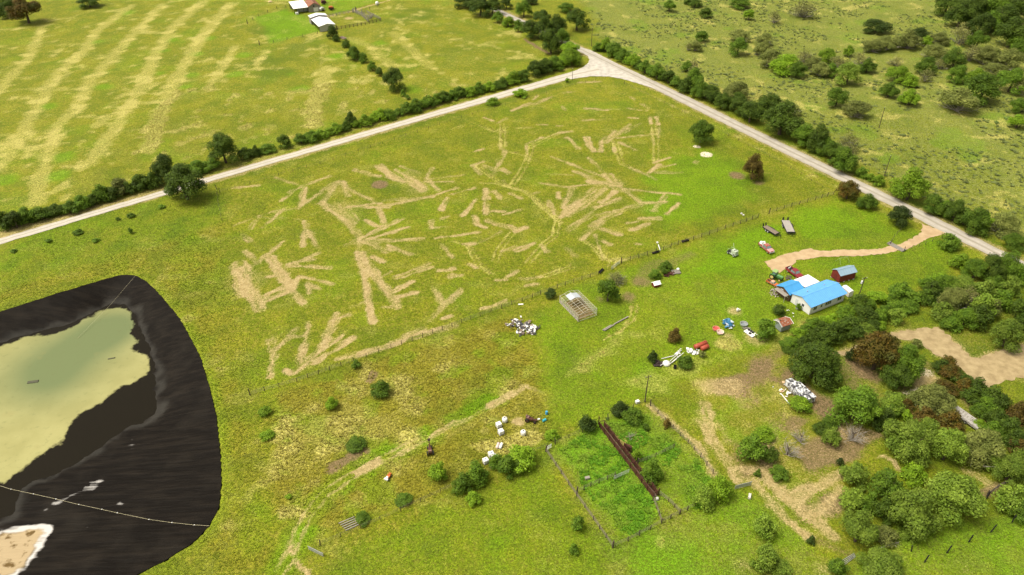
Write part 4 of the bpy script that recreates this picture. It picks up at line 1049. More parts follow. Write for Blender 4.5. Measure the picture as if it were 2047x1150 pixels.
flatbed("short brown planked flatbed trailer with white wheels left of the grey one", at(1541,464), math.radians(-60), 5.6, 1.9, M_PLANKB)

# ---- little hut, pallets
hl = at(1311,572); hut = thing("animal_hut", "tiny dark red hut with bright white peaked roof in the yard", "hut", hl, math.radians(22))
gable_shell(hut, -.9, -.6, 2.0, 1.5, .85, .45, .15, M_REDW, M_WROOF, 0)
pl = thing("pallet_rack", "low rack of weathered pallet slats with a white bag on it", "pallets", at(1351,545), math.radians(8))
for k in range(7): MB().box(-1.2+k*.36,-1.2+k*.36+.24,-1.0,1.0,.32,.37).build("slat", M_OLDWOOD, pl)
for yy in (-.9,0,.9): MB().box(-1.2,1.25,yy-.06,yy+.06,.1,.315).build("bearer", M_OLDWOOD, pl)
tag(MB().lathe([(.05,0),(.4,.02),(.5,.2),(.35,.38),(.05,.42)],9,at(1355,541)+Vector((0,0,.37))).build("feed_bag", M_TANKW, smooth=True), "white bag lying on the pallet rack", "bag")
def heap(name, label, cat, pts, n, smin, smax, mats, seed, spread, hz=.5, kind="stuff"):
    """a heap nobody could count, one object per material"""
    rr = random.Random(seed); mbs = [MB() for _ in mats]
    for k in range(n):
        c = rr.choice(pts); p = at(*c)+Vector((rr.gauss(0,spread), rr.gauss(0,spread), rr.uniform(.02,hz)))
        s = [rr.uniform(smin,smax)*rr.choice((1,1,1.8)), rr.uniform(smin,smax), rr.uniform(.05,.35)*smax]
        mbs[rr.randrange(len(mats))].obox(p, s, rr.uniform(0,3.1), rr.uniform(-.5,.5), rr.uniform(-.5,.5))
    for i, (mb, m_) in enumerate(zip(mbs, mats)):
        if mb.v: tag(mb.build(name, m_), label[i], cat, kind=kind)
heap("scrap_heap", ["rust brown scrap heap between hut and pallet rack"], "scrap", [(1333,552),(1338,549),(1343,548)], 36, .2,.7, [M_RUST], 3, .4, .35)
heap("junk_heap", ["white scraps of the junk heap by the grassy hollow", "dark rags and sheets in the junk heap by the grassy hollow", "weathered boards in the junk heap by the grassy hollow"], "junk heap",
     [(1022,651),(1032,643),(1038,650),(1046,655),(1060,658),(1066,661),(1062,667),(1040,665),(1056,650),(1068,657)], 230, .18,.75, [M_TANKW, solid("dark_rag",(.05,.05,.055),.8), solid("grey_brown_scrap",(.20,.155,.12),.9,var=.3)], 8, .55, .55)
heap("bag_heap", ["white and grey bags heaped beside the two red tanks", "grey rubbish among the bags beside the two red tanks"], "bags", [(1378,702),(1384,704),(1390,704),(1394,707)], 60, .2,.6, [M_TANKW, solid("pale_grey_scrap",(.33,.34,.34),.7)], 9, .35, .5)
heap("bin_heap", ["white bins and bags thrown together by the red tubs", "dark blue plastic pieces among the bins by the red tubs"], "bins", [(1452,647),(1456,646),(1460,651),(1458,655)], 46, .3,.9, [solid("bin_white",(.62,.68,.72),.5,var=.1), solid("bin_blue",(.03,.14,.26),.5)], 12, .45, .7)
# white plank, logs, boards
tag(MB().obox(at(1041,609)+Vector((0,0,.08)), (1.4,.45,.12), .1).build("white_plank", M_TRIM), "short white plank lying under the field fence", "plank")
for i, (a, b_, lab) in enumerate((((1205,661),(1222,651),"short weathered beam at the lower end of the beam line"), ((1208,662),(1228,650),"thick weathered beam next to the shortest one"), ((1228,649),(1256,634),"long weathered beam at the upper end of the beam line"))):
    p0, p1 = at(*a)+Vector((0,0,.15)), at(*b_)+Vector((0,0,.15))
    tag(MB().obox((p0+p1)/2, ((p1-p0).length,.28,.26), math.atan2((p1-p0).y,(p1-p0).x)).build("timber_beam", M_OLDWOOD), lab, "beam", "weathered beams in the yard")
for i in range(5):
    a, b_ = zL(595+i*9,868+i*9), zL(680+i*6,832+i*11)
    p0, p1 = at(*a)+Vector((0,0,.1)), at(*b_)+Vector((0,0,.1))
    tag(MB().obox((p0+p1)/2, ((p1-p0).length,.18,.14), math.atan2((p1-p0).y,(p1-p0).x)+.02*i).build("old_board", M_OLDWOOD), f"grey old board on the lower fence line, {['first','second','third','fourth','last'][i]} from the top", "board", "old boards on the lower fence line")

# ---- pipe frame (uncovered greenhouse / pen)
fl = at(*zG(1000,632)); FY = math.radians(28)
M_PIPE = solid("pale_pipe", (.46,.43,.33), .6, var=.15)
fr = thing("pipe_frame", "bare pipe frame shelter with a white tarp over part of its roof", "frame", fl, FY)
FW, FL_, fh, frh = 5.9, 9.6, 2.2, .75
for k in range(11):
    y_ = FL_*k/10
    for xx in (0, FW): MB().tube((xx,y_,0),(xx,y_,fh),.06,n=4).build("post", M_PIPE, fr)
    mb = MB(); mb.tube((0,y_,fh),(FW/2,y_,fh+frh),.06,n=4); mb.tube((FW,y_,fh),(FW/2,y_,fh+frh),.06,n=4); mb.build("rafter", M_PIPE, fr)
for xx, zz in ((0,fh),(FW*.25,fh+frh/2),(FW/2,fh+frh),(FW*.75,fh+frh/2),(FW,fh),(0,.12),(FW,.12),(0,.6),(FW,.6),(0,1.1),(FW,1.1),(0,1.6),(FW,1.6)):
    MB().tube((xx,0,zz+.05),(xx,FL_,zz+.05),.05,n=4).build("purlin", M_PIPE, fr)
for y_ in (0, FL_):
    for zz in (.1,1.1,fh): MB().tube((0,y_,zz),(FW,y_,zz),.06,n=4).build("end_rail", M_PIPE, fr)
MB().slab([(1.2,6.1,fh+.42),(2.9,6.1,fh+.86),(2.9,8.6,fh+.86),(1.2,8.6,fh+.42)],(0,0,.03)).build("tarp", solid("tarp",(.40,.43,.46),.5), fr)
MB().slab([(2.95,6.0,fh+.86),(4.6,6.0,fh+.45),(4.6,8.3,fh+.45),(2.95,8.3,fh+.86)],(0,0,.03)).build("tarp", MATS["tarp"], fr)
for k in range(6): MB().slab([(.1,.3+k*1.6,.1),(.1,1.5+k*1.6,.1),(.12,1.5+k*1.6,.9),(.12,.3+k*1.6,.9)],(-.04,0,0)).build("side_panel", M_OLDWOOD, fr)

# ---- tanks, tubs, pipes
for a, b_, r, lab in (((1388.5,697.5),(1411,688.5),.62,"longer of the two rust red steel tanks"), ((1402,701),(1414.5,695.5),.60,"shorter rust red steel tank in front of the longer one")):
    p0, p1 = at(*a), at(*b_); d_ = p1-p0
    t = thing("steel_tank", lab, "tank", p0, math.atan2(d_.y,d_.x), "rust red tanks"); Lt = d_.length
    MB().lathe([(.05,-.18),(r*.7,-.12),(r,0),(r,Lt),(r*.7,Lt+.12),(.05,Lt+.18)],16,(0,0,r),'x').build("drum", M_TANKR, t, smooth=True)
    MB().lathe([(.12,r*2-.02),(.12,r*2+.14),(.16,r*2+.15)],8,(Lt*.8,0,0)).build("filler_cap", M_TANKR, t)
pp = [((1322,718),(1345,713)),((1345,713),(1362,702)),((1334,728),(1356,709)),((1338,730),(1360,712)),((1342,728),(1366,708)),((1320,733),(1328,728)),((1338,731),(1343,727)),((1354,707),(1361,700))]
for i, (a, b_) in enumerate(pp):
    p0, p1 = at(*a)+Vector((0,0,.12+.05*i)), at(*b_)+Vector((0,0,.22+.05*i))
    tag(MB().tube(p0,p1,.09,n=6).build("white_pipe", M_TRIM), f"white pipe in the tangle left of the red tanks, {['leftmost long','upper long','first of three parallel','middle of three parallel','last of three parallel','short one by the scrap','short one by the dome','short one at the top'][i]}", "pipe", "white pipes left of the red tanks")
tag(MB().lathe([(.95,0),(1.0,.1),(.9,.5),(.5,.85),(.12,.95)],14,at(1332,728)).build("dome_tank", M_TANKW, smooth=True), "white dome shaped tank lid among the white pipes", "dome")
heap("black_scrap", ["black and rusty scrap beside the white dome"], "scrap", [(1318,726),(1314,730),(1322,727)], 30, .2,.8, [solid("black_scrap_metal",(.035,.022,.02),.7)], 15, .4, .4)
heap("pipe_fittings", ["white fittings at the upper end of the pipe tangle"], "fittings", [(1356,706),(1353,709),(1358,704)], 20, .15,.5, [M_TANKW], 16, .3, .4)
bw = thing("black_barrel", "black open barrel below the white pipes", "barrel", at(1349,736)); MB().lathe([(.36,0),(.4,.1),(.4,.8),(.33,.8),(.33,.1)],12).build("drum", M_BLACKPOST, bw)
def tub(name, label, cat, x, y, r, h, mat, inner, grp=None):
    t = thing(name, label, cat, at(x,y), 0, grp)
    MB().lathe([(r*.86,0),(r*.9,.02),(r,h),(r*1.04,h+.04),(r*.92,h+.04),(r*.82,.10)],18).build("shell", mat, t)
    MB().lathe([(r*.05,.09),(r*.81,.11)],18).build("floor", inner, t)
tub("stock_tub", "coral red round tub, upper of the pair", "tub", 1431,659,.92,.5,M_PINK,solid("red_inner",(.48,.07,.06),.6),"round red tubs")
tub("stock_tub", "cream rimmed round tub with pink inside, lower of the pair", "tub", 1439.5,666,.92,.5,M_CREAM,solid("pink_inner",(.55,.33,.33),.6),"round red tubs")
tub("water_trough", "grey round metal trough right of the white bins", "trough", 1486.5,650,1.0,.55,M_GALV,solid("trough_water",(.20,.23,.24),.1))
sl_ = thing("flat_slab", "flat white slab with four black tyres on it", "slab", at(1500,667), math.radians(-58))
MB().box(-1.5,1.5,-1.0,1.0,.12,.3).build("panel", M_TANKW, sl_); MB().box(-1.45,1.45,-.9,-.7,0,.118).build("skid", M_OLDWOOD, sl_); MB().box(-1.45,1.45,.7,.9,0,.118).build("skid", M_OLDWOOD, sl_)
for i, (dx, dy) in enumerate(((-1.0,.45),(-.35,.5),(.35,.52),(.2,-.45))):
    p_ = local(sl_.location, math.radians(-58), dx, dy, .31)
    tag(MB().lathe([(.17,0),(.34,0),(.38,.06),(.38,.16),(.34,.22),(.17,.22)],14,p_).build("tyre", M_BLACK), ["black tyre at the upper end of the white slab","second black tyre along the white slab","third black tyre along the white slab","black tyre alone on the near side of the white slab"][i], "tyre", "tyres on the white slab")
for i in range(3):
    p0, p1 = at(1482+i*2.5,656+i*1.2), at(1496+i*3,655.5+i*1.5)
    tag(MB().obox((p0+p1)/2+Vector((0,0,.08)), ((p1-p0).length,.16,.1), .25+.1*i).build("loose_board", M_OLDWOOD), f"{['upper','middle','lower'][i]} loose board between the grey trough and the tyre slab", "board", "loose boards by the tyre slab")
tag(MB().lathe([(.25,0),(.34,.1),(.34,.75),(.22,.9),(.1,.95)],10,at(1474,622)).build("white_jug", M_TANKW, smooth=True), "white jug shaped container alone on a bare patch of lawn", "container")
tag(MB().lathe([(.15,0),(.2,.05),(.2,.35),(.1,.4)],8,at(1478.5,620.5)).build("white_bucket", M_TANKW), "small white bucket next to the jug shaped container", "bucket")

# ---- white totes and tanks in the tall grass
def tote(x, y, rz, lab):
    t = thing("tote_tank", lab, "tank", at(x,y), rz, "white totes in the tall grass")
    MB().box(-.58,.58,-.55,.55,.12,1.15).build("bottle", M_TANKW, t, bevel=.08)
    MB().box(-.6,.6,-.57,.57,0,.11).build("pallet", M_OLDWOOD, t)
    MB().lathe([(.16,1.152),(.16,1.2),(.12,1.21)],10).build("cap", solid("blue_cap",(.06,.08,.25),.5), t)
    for zz in (.4,.75): 
        mb = MB()
        for q0, q1 in (((-.6,-.57),(.6,-.57)),((.6,-.57),(.6,.57)),((.6,.57),(-.6,.57)),((-.6,.57),(-.6,-.57))): mb.tube((*q0,zz),(*q1,zz),.015,n=4,cap=False)
        mb.build("cage_bar", M_GALV, t)
tote(997,853,.5,"square white tote, upper left of the group"); tote(1001.5,867,.5,"square white tote just below the upper left one")
tote(982,912,.4,"square white tote by the leafy clump"); tote(989,918,.9,"white tote tilted against its neighbour by the leafy clump"); tote(971,925,.5,"white tote half hidden by the leafy clump, lowest")
def roundtank(x, y, lab):
    t = thing("round_tank", lab, "tank", at(x,y), .8, "round white tanks")
    MB().lathe([(.55,0),(.62,.06),(.62,.95),(.5,1.15),(.2,1.22)],16).build("shell", M_TANKW, t, smooth=True); MB().lathe([(.16,1.215),(.16,1.3)],10).build("lid", M_BLACKPOST, t)
    MB().box(-.12,.12,-.72,-.6,.2,.35).build("valve", M_BLACKPOST, t)
roundtank(1009,843,"rounded white tank with black lid, top of the group"); roundtank(1046,869,"rounded white tank with black lid standing apart on the right")
for i, (x, y, lab) in enumerate(((995,893,"pinkish drum lying left of its white twin"), (1001.5,893.5,"white drum lying right of its pinkish twin"))):
    t = thing("lying_drum", lab, "drum", at(x,y), math.radians(75), "two drums lying side by side")
    MB().lathe([(.05,-.75),(.3,-.75),(.33,-.7),(.33,.7),(.3,.75),(.05,.75)],12,(0,0,.34),'x').build("drum", solid("pinkish_white",(.62,.50,.46),.5) if i == 0 else M_TANKW, t, smooth=True)
    MB().box(-.6,.6,-.3,.3,0,.05).build("cradle", M_OLDWOOD, t)
for x, y, rz, lab, m_ in ((1092.5,828,.1,"pale blue drum standing, upper of the two", M_BLUEB), (1088,842,.6,"turquoise blue drum lying, lower of the two", solid("teal_drum",(.04,.34,.42),.45))):
    t = thing("blue_drum", lab, "drum", at(x,y), rz, "two blue drums")
    if rz < .3: MB().lathe([(.05,0),(.28,0),(.3,.04),(.31,.3),(.3,.5),(.3,.84),(.27,.88),(.05,.87)],12).build("drum", m_, t); MB().lathe([(.05,.885),(.05,.91)],6,(.15,0,0)).build("bung", M_BLACKPOST, t)
    else: MB().lathe([(.05,-.44),(.28,-.44),(.3,-.4),(.31,0),(.3,.4),(.28,.44),(.05,.43)],12,(0,0,.31),'x').build("drum", m_, t); MB().lathe([(.05,.44),(.05,.47)],6,(0,.12,.4),'x').build("bung", M_BLACKPOST, t)
tag(MB().obox(at(1077,839)+Vector((0,0,.14)), (.6,.4,.26), .3).build("white_box", M_TRIM, bevel=.03), "small white box left of the turquoise drum", "box")
def rusty_machine(x, y, rz, lab, tall):
    t = thing("rusty_machine", lab, "machine", at(x,y), rz)
    MB().box(-.9,.6,-.4,.4,.45,1.0).build("body", M_RUST, t, bevel=.05); MB().box(.6,1.6,-.22,.22,.5,.9).build("nose", M_RUST, t, bevel=.04)
    MB().box(-.9,-.3,-.35,.35,1.0,1.25).build("seat", solid("worn_seat",(.22,.12,.10),.7), t); MB().box(-1.0,-.85,-.35,.35,1.1,1.6).build("seat_back", MATS["worn_seat"], t)
    MB().tube((.1,0,1.0),(-.25,0,1.45),.03,n=4).build("steering_column", M_BLACKPOST, t)
    for sx, sy, r in ((-.6,-.62,.52),(-.6,.62,.52),(1.2,-.45,.32),(1.2,.45,.32)): wheel(t, sx, sy, r, .26, M_RUST)
    if tall: MB().tube((1.5,0,.7),(2.6,0,1.5),.14,.08,5).build("boom", M_RUST, t); MB().box(2.4,2.8,-.25,.25,1.0,1.5).build("bucket", M_BLACKPOST, t)
rusty_machine(860,905,math.radians(100),"rusty dark brown old machine alone in the tall grass", True)
rusty_machine(1060,842,math.radians(-20),"reddish brown wreck of a machine near the blue drums", False)
mw = thing("riding_mower", "orange and white ride-on mower by the two-track lane", "mower", at(776,956), math.radians(65))
MB().box(-.55,.5,-.35,.35,.3,.6).build("body", M_ORANGE, mw, bevel=.06); MB().box(.5,1.0,-.28,.28,.3,.75).build("hood", M_ORANGE, mw, bevel=.06); MB().box(-.6,-.1,-.25,.25,.6,.75).build("seat", M_TANKW, mw, bevel=.04); MB().box(-.9,-.56,-.45,.45,.25,.6).build("grass_box", M_TANKW, mw)
for sx, sy, r in ((-.4,-.45,.26),(-.4,.45,.26),(.75,-.38,.18),(.75,.38,.18)): wheel(mw, sx, sy, r, .16)

# ---- long rusty cattle chute and its sorting gates
ch = at(*zY(440,262)); ce = at(*zY(825,768)); cd = ce-ch
chute = thing("cattle_chute", "long rusty steel cattle chute running through the green pens", "cattle chute", ch, math.atan2(cd.y,cd.x)); CL = cd.length
for sg in (-1,1):
    n = 10
    for k in range(n):
        MB().box(CL*k/n+.03,CL*(k+1)/n-.03,sg*.52-.03,sg*.52+.03,.15,1.55).build("side_panel", M_RUST, chute)
        MB().box(CL*k/n-.06,CL*k/n+.06,sg*.62-.06,sg*.62+.06,0,1.75).build("post", M_RUST, chute)
    MB().tube((0,sg*.62,1.7),(CL,sg*.62,1.7),.05,n=5).build("top_rail", M_RUST, chute)
for k in range(11): MB().box(CL*k/10-.05,CL*k/10+.05,-.62,.62,1.76,1.82).build("cross_bar", M_RUST, chute)
MB().box(.1,CL-.1,-.48,.48,.02,.08).build("floor", solid("chute_floor",(.17,.11,.085),.9), chute)
hd = local(ch, chute.rotation_euler.z, CL*.40, 1.6); 
sq = thing("head_gate", "tall dark rusty head gate standing against the cattle chute", "head gate", hd, chute.rotation_euler.z+.5)
for xx in (-.9,-.3,.3,.9): MB().box(xx-.06,xx+.06,-.5,-.38,0,2.1).build("upright", M_RUST, sq)
for zz in (.5,1.1,1.7,2.05): MB().box(-.95,.95,-.36,-.30,zz-.05,zz+.05).build("bar", M_RUST, sq)
MB().box(-.5,.5,-.2,.6,.3,1.3).build("gate_box", M_RUST, sq); MB().box(-1.2,-.3,.2,.3,.1,1.5).build("wing_panel", M_RUST, sq)
for i, (dx, lab) in enumerate(((.2,"tall rusty post at the upper end of the cattle chute"),)):
    tag(MB().tube(local(ch,0,-.6,.8), local(ch,0,-.6,.8,2.4), .14, .12, 7).build("gate_post", M_RUST), lab, "post")
tag(MB().lathe([(.3,0),(.35,.1),(.3,.5),(.1,.55)],7,ce+Vector((.3,-.6,0))).build("concrete_lump", M_CONC), "pale concrete lump at the lower end of the cattle chute", "concrete")
rk = at(*zY(650,340)); rt = thing("brush_bundle", "grey bundle of dead brush beside the head gate", "brush", rk, 1.0)
# filled in with dead branches after the tree meshes exist
BRUSH_AT = rt

# ---- wrecked white trailer
wl = at(1597,789); WY = math.radians(-66)
wt = thing("wrecked_trailer", "wrecked white camper trailer with torn roof and holes", "trailer", wl, WY)
M_WRECK = solid("torn_white_sheet", (.72,.73,.73), .5, var=.08, scale=1.0, dirt=((.05,.05,.055),.62))
WLn, WWd, Wh = 7.4, 2.6, 2.1
for k in range(6):
    x0_ = -WLn/2+k*WLn/6
    MB().box(x0_+.02,x0_+WLn/6-.02,-WWd/2,WWd/2*(1 if k != 0 else .3),Wh-.02+.03*(k%2),Wh+.05+.03*(k%2)).build("roof_sheet", M_WRECK, wt)
MB().box(-WLn/2,WLn/2,-WWd/2,-WWd/2+.08,.5,Wh-.03).build("wall", M_WRECK, wt); MB().box(-WLn/2+1.5,WLn/2,WWd/2-.08,WWd/2,.5,Wh-.03).build("wall", M_WRECK, wt)
MB().box(WLn/2-.08,WLn/2,-WWd/2+.09,WWd/2-.09,.5,Wh-.03).build("wall", M_WRECK, wt); MB().box(-WLn/2,WLn/2,-WWd/2+.1,WWd/2-.1,.4,.5).build("floor", M_OLDWOOD, wt)
MB().slab([(-2.2,-WWd/2-.02,.3),(1.6,-WWd/2-.02,.3),(1.6,-WWd/2-.5,1.7),(-2.2,-WWd/2-.5,1.7)],(0,.05,.02)).build("hanging_panel", M_WRECK, wt)
for xx in (-.5,.5):
    for sy in (-1.15,1.15): wheel(wt, xx, sy, .35, .2, M_GALV)
heap("trailer_debris", ["white splintered panels beside the wrecked trailer","tan boards and insulation beside the wrecked trailer"], "debris", [(1560,784),(1566,783),(1557,780),(1572,789),(1576,770),(1574,764)], 34, .12,.6, [M_TANKW, solid("tan_insulation",(.55,.38,.22),.9)], 21, .7, .35)
p0, p1 = at(1561,788), at(1578,809)
tag(MB().obox((p0+p1)/2+Vector((0,0,.15)), ((p1-p0).length,.2,.1), math.atan2((p1-p0).y,(p1-p0).x)).build("white_beam", M_TRIM), "long white beam lying left of the wrecked trailer", "beam")
# ---- grey wreck in the brush
gl = at(1931,840); gw = thing("abandoned_trailer", "grey weathered flat trailer abandoned in the brush", "trailer", gl, math.radians(-62))
M_GREYW = solid("weathered_panel", (.36,.34,.30), .85, var=.25, dirt=((.16,.13,.11),.3))
for k in range(5): MB().box(-3.4+k*1.36,-2.08+k*1.36,-1.15,1.15,.95+.02*(k%2),1.02+.02*(k%2)).build("deck_panel", M_GREYW, gw)
for sg in (-1,1): MB().box(-3.4,3.4,sg*1.2-.05,sg*1.2+.045,.5,1.0).build("side_rail", M_GREYW, gw); wheel(gw, -.5, sg*1.32, .4, .2); wheel(gw, .5, sg*1.32, .4, .2)
p0, p1 = at(1940,846), at(1962,868); tag(MB().obox((p0+p1)/2+Vector((0,0,.25)), ((p1-p0).length,.5,.15), math.atan2((p1-p0).y,(p1-p0).x)).build("loose_plank", M_GREYW), "pale plank below the abandoned grey trailer", "plank")

# ---- gates
def gate(label, a, b_, h=1.2, mat=M_GALV, bars=5, grp=None, mesh_=False):
    p0, p1 = at(*a), at(*b_); d_ = p1-p0; Lg = d_.length
    t = thing("gate", label, "gate", p0, math.atan2(d_.y,d_.x), grp)
    for k in range(bars): MB().tube((0,0,.15+(h-.2)*k/(bars-1)),(Lg,0,.15+(h-.2)*k/(bars-1)),.032,n=5).build("bar", mat, t)
    for xx in (.03,Lg/2,Lg-.03): MB().tube((xx,.04,.1),(xx,.04,h),.035,n=5).build("upright", mat, t)
    if mesh_: MB().box(.05,Lg-.05,-.045,-.035,.15,h-.05).build("sheet", mat, t)
    return t
gate("pale grey sheeted gate at the lower right corner of the pens", zP(1712,288), zP(1832,258), 1.3, mesh_=True)
gate("thin grey pipe gate between the two left pens", zP(830,215), zP(940,165), 1.2)
gate("grey pipe gate standing open where the two-track lane leaves", zL(430,1010), zL(512,1050), 1.2, mesh_=True)
gate("grey gate in the field fence beside the leafy tree", (1222,540), (1239,527), 1.3)
gate("narrow white gate on the fence line below the tanks", (1091,902), (1102,895), 1.2, M_TRIM)
# feed troughs along the field fence
for i, (x, y, rz, lab) in enumerate(((1202,543,1.0,"dark trough end on beside the field gate"), (1311,506,.42,"dark feed trough on the fence near the white pipe elbow"), (1370,483,.42,"dark feed trough on the fence farther right"))):
    t = thing("feed_trough", lab, "trough", at(x,y), rz, "dark feed troughs on the field fence")
    mb = MB(); mb.slab([(-1.3,-.35,.5),(1.3,-.35,.5),(1.3,-.2,.15),(-1.3,-.2,.15)],(0,.06,0)); mb.slab([(-1.3,.35,.5),(1.3,.35,.5),(1.3,.2,.15),(-1.3,.2,.15)],(0,-.06,0)); mb.box(-1.3,1.3,-.2,.2,.12,.17); mb.build("trough_body", M_BLACKPOST, t)
    for sx in (-1,1): MB().box(sx-.05,sx+.05,-.3,.3,0,.12).build("foot", M_POST, t)
tag(MB().tube(at(1316,490)+Vector((0,0,.1)), at(1319.5,501)+Vector((0,0,.1)), .14, n=7).build("white_elbow_pipe", M_TRIM), "bent white pipe in the field next to the fence trough", "pipe")
for i,(x,y) in enumerate(((1482,428),(1486,431),(1314,486))): tag(MB().lathe([(.2,0),(.32,.1),(.3,.35),(.1,.45)],8,at(x,y)).build("white_block", M_TRIM), ["white block left of the fence gap","white block right beside the fence gap","small white block above the bent white pipe"][i], "block")
cg = thing("cattle_guard", "brown slatted cattle guard across the driveway entrance", "cattle guard", at(*zR(585,806)), math.radians(-58))
for k in range(9): MB().box(-2.6,2.6,-.9+k*.21,-.9+k*.21+.12,.03,.16).build("bar", M_OLDWOOD, cg)
for xx in (-2.6,2.6): MB().box(xx-.1,xx+.1,-.9,.9,.0,.45).build("wing_post", M_OLDWOOD, cg)
sw = thing("swing_frame", "faint pale metal swing frame on the lawn behind the red shed", "frame", at(1684,524), math.radians(20))
for xx in (-1.6,1.6):
    for sy in (-1,1): MB().tube((xx,sy*1.1,0),(xx*.9,0,1.7),.03,n=4).build("leg", solid("pale_green_pipe",(.30,.34,.22),.6), sw)
MB().tube((-1.5,0,1.7),(1.5,0,1.7),.035,n=4).build("top_bar", MATS["pale_green_pipe"], sw)
heap("porch_clutter", ["mixed clutter on the bare patch by the cabin porch"], "clutter", [(1547,583),(1551,588),(1548,592)], 26, .15,.5, [solid("clutter_mix",(.35,.30,.26),.8,var=.5,scale=3)], 31, .5, .3)
heap("gable_clutter", ["white scraps on the grass by the house gable"], "clutter", [(1585,627),(1589,631),(1576,621),(1549,616)], 9, .15,.4, [M_TRIM], 32, .3, .15)
heap("carport_clutter", ["dark clutter between tractor and carport"], "clutter", [(1575,556),(1578,553)], 16, .15,.5, [solid("dark_clutter",(.10,.08,.06),.8,var=.5)], 33, .4, .4)
# far barn yard
for x, y, rz, lab, mats in ((663,20,.2,"orange topped dark machine in front of the far barns", (M_RUST, M_ORANGE)), (648,8,.5,"rust brown machine behind the far rusty barn", (M_RUST, M_RUST)), (644,22,1.0,"grey implement beside the far rusty barn", (M_GALV, M_TRIM))):
    t = thing("farm_implement", lab, "machine", at(x,y), rz)
    MB().box(-1.6,1.4,-.9,.9,.5,1.5).build("body", mats[0], t, bevel=.1); MB().slab([(-1.6,-.9,1.51),(1.0,-.9,1.51),(.6,-.9,2.1),(-1.2,-.9,2.1)],(0,1.8,0)).build("top", mats[1], t); MB().tube((1.4,0,.7),(3.0,0,.5),.1,n=5).build("drawbar", mats[0], t)
    for sy in (-1.05,1.05): wheel(t, -.2, sy, .55, .3, M_RUST)
tag(MB().lathe([(.6,0),(1.0,.1),(1.0,1.5),(.6,1.9),(.1,2.0)],12,at(754,10)).build("white_tank", M_TANKW, smooth=True), "white upright tank by the far barn lane", "tank")
tag(MB().lathe([(1.2,0),(1.3,.3),(.6,.7),(.1,.8)],10,at(540,4)).build("pale_hay_bale", solid("hay",(.45,.36,.18),.9)), "pale round bale at the top of the hay field", "bale")
for i in range(3):
    p0, p1 = at(681+i*2.5,76-i), at(685+i*2.5,79-i*.6)
    tag(MB().obox((p0+p1)/2+Vector((0,0,.3)), (4.2,.3,.4), -.9+.05*i).build("stacked_beam", solid("pinkish_timber",(.30,.22,.18),.9)), f"{['left','middle','right'][i]} pinkish timber beside the first shrub below the far barns", "timber", "timbers below the far barns")
# float line over the pond
fl_pts = [at(*zQ(*q), z_) for q, z_ in zip([(-300,420),(82,538),(243,572),(405,608),(570,648),(735,683),(845,708),(1073,755),(1238,778),(1398,795),(1508,801)], (-3.6,-3.6,-3.3,-3.0,-2.7,-2.3,-2.0,-1.4,-.9,-.4,.15))]
rope = thing("float_line", "pale rope with small white floats stretched across the black pond liner", "rope", fl_pts[-1])
mb = MB()
for a, b_ in zip(fl_pts[:-1], fl_pts[1:]): mb.tube(a-fl_pts[-1]+Vector((0,0,.25)), b_-fl_pts[-1]+Vector((0,0,.25)), .028, n=4, cap=False)
mb.build("rope", solid("rope_tan",(.50,.45,.28),.8), rope)
fm_ = MB().lathe([(.02,-.09),(.1,-.05),(.1,.05),(.02,.09)],8).mesh("float", M_TANKW)
for q in fl_pts[1:-1]: o = link_mesh("float", fm_, None, rope); o.location = q-fl_pts[-1]+Vector((0,0,.25))
r2 = [at(*zO(975,115),.1), at(*zO(800,320),-3.2), at(*zO(560,565),WATER_Z)]
rp2 = thing("mooring_line", "thin pale line running from the top pond corner into the water", "rope", r2[0]); mb = MB()
for a, b_ in zip(r2[:-1], r2[1:]): mb.tube(a-r2[0]+Vector((0,0,.2)), b_-r2[0]+Vector((0,0,.2)), .025, n=4, cap=False)
mb.build("rope", MATS["rope_tan"], rp2)
tag(MB().obox(at(66,764,WATER_Z)+Vector((0,0,.08)), (2.6,.9,.25), .2, .1).build("floating_debris", solid("dark_float",(.07,.07,.04),.8), bevel=.1), "dark floating mat in the pale pond water", "debris")
tag(MB().obox(at(223,717,WATER_Z)+Vector((0,0,.06)), (1.8,.4,.2), .3).build("floating_debris", MATS["dark_float"], bevel=.08), "thin dark floating branch nearer the pond shore", "debris")
for i in range(4):
    p0, p1 = at(*zM(80+i*8,1075+i*12)), at(*zM(230+i*4,985+i*8)); tag(MB().tube(p0+Vector((0,0,.1)),p1+Vector((0,0,.15)),.05,n=5).build("old_pipe", M_GALV), f"thin grey pipe below the mesquite grove, {['first','second','third','last'][i]} from the top", "pipe", "old pipes at the bottom edge")
p0, p1 = at(*zM(345,975)), at(*zM(560,905)); tag(MB().tube(p0+Vector((0,0,.25)),p1+Vector((0,0,.3)),.16,.1,6).build("fallen_log", M_OLDWOOD), "grey fallen log under the mesquite grove", "log")
tag(MB().obox(at(1498,994)+Vector((0,0,.3)), (1.2,.5,.5), 1.2).build("white_crate", solid("stained_white",(.55,.51,.45),.7)), "stained white crate in the weeds beside the grey gate", "crate")
tag(MB().obox(at(1174,957)+Vector((0,0,.25)), (1.0,.6,.4), .3).build("pale_crate", M_OLDWOOD), "pale wooden crate in the green weeds of the left pen", "crate")
tag(MB().obox(at(1274,805)+Vector((0,0,.3)), (.9,.7,.6), .4).build("white_chest", M_TRIM), "white chest at the foot of the yard pole", "chest")
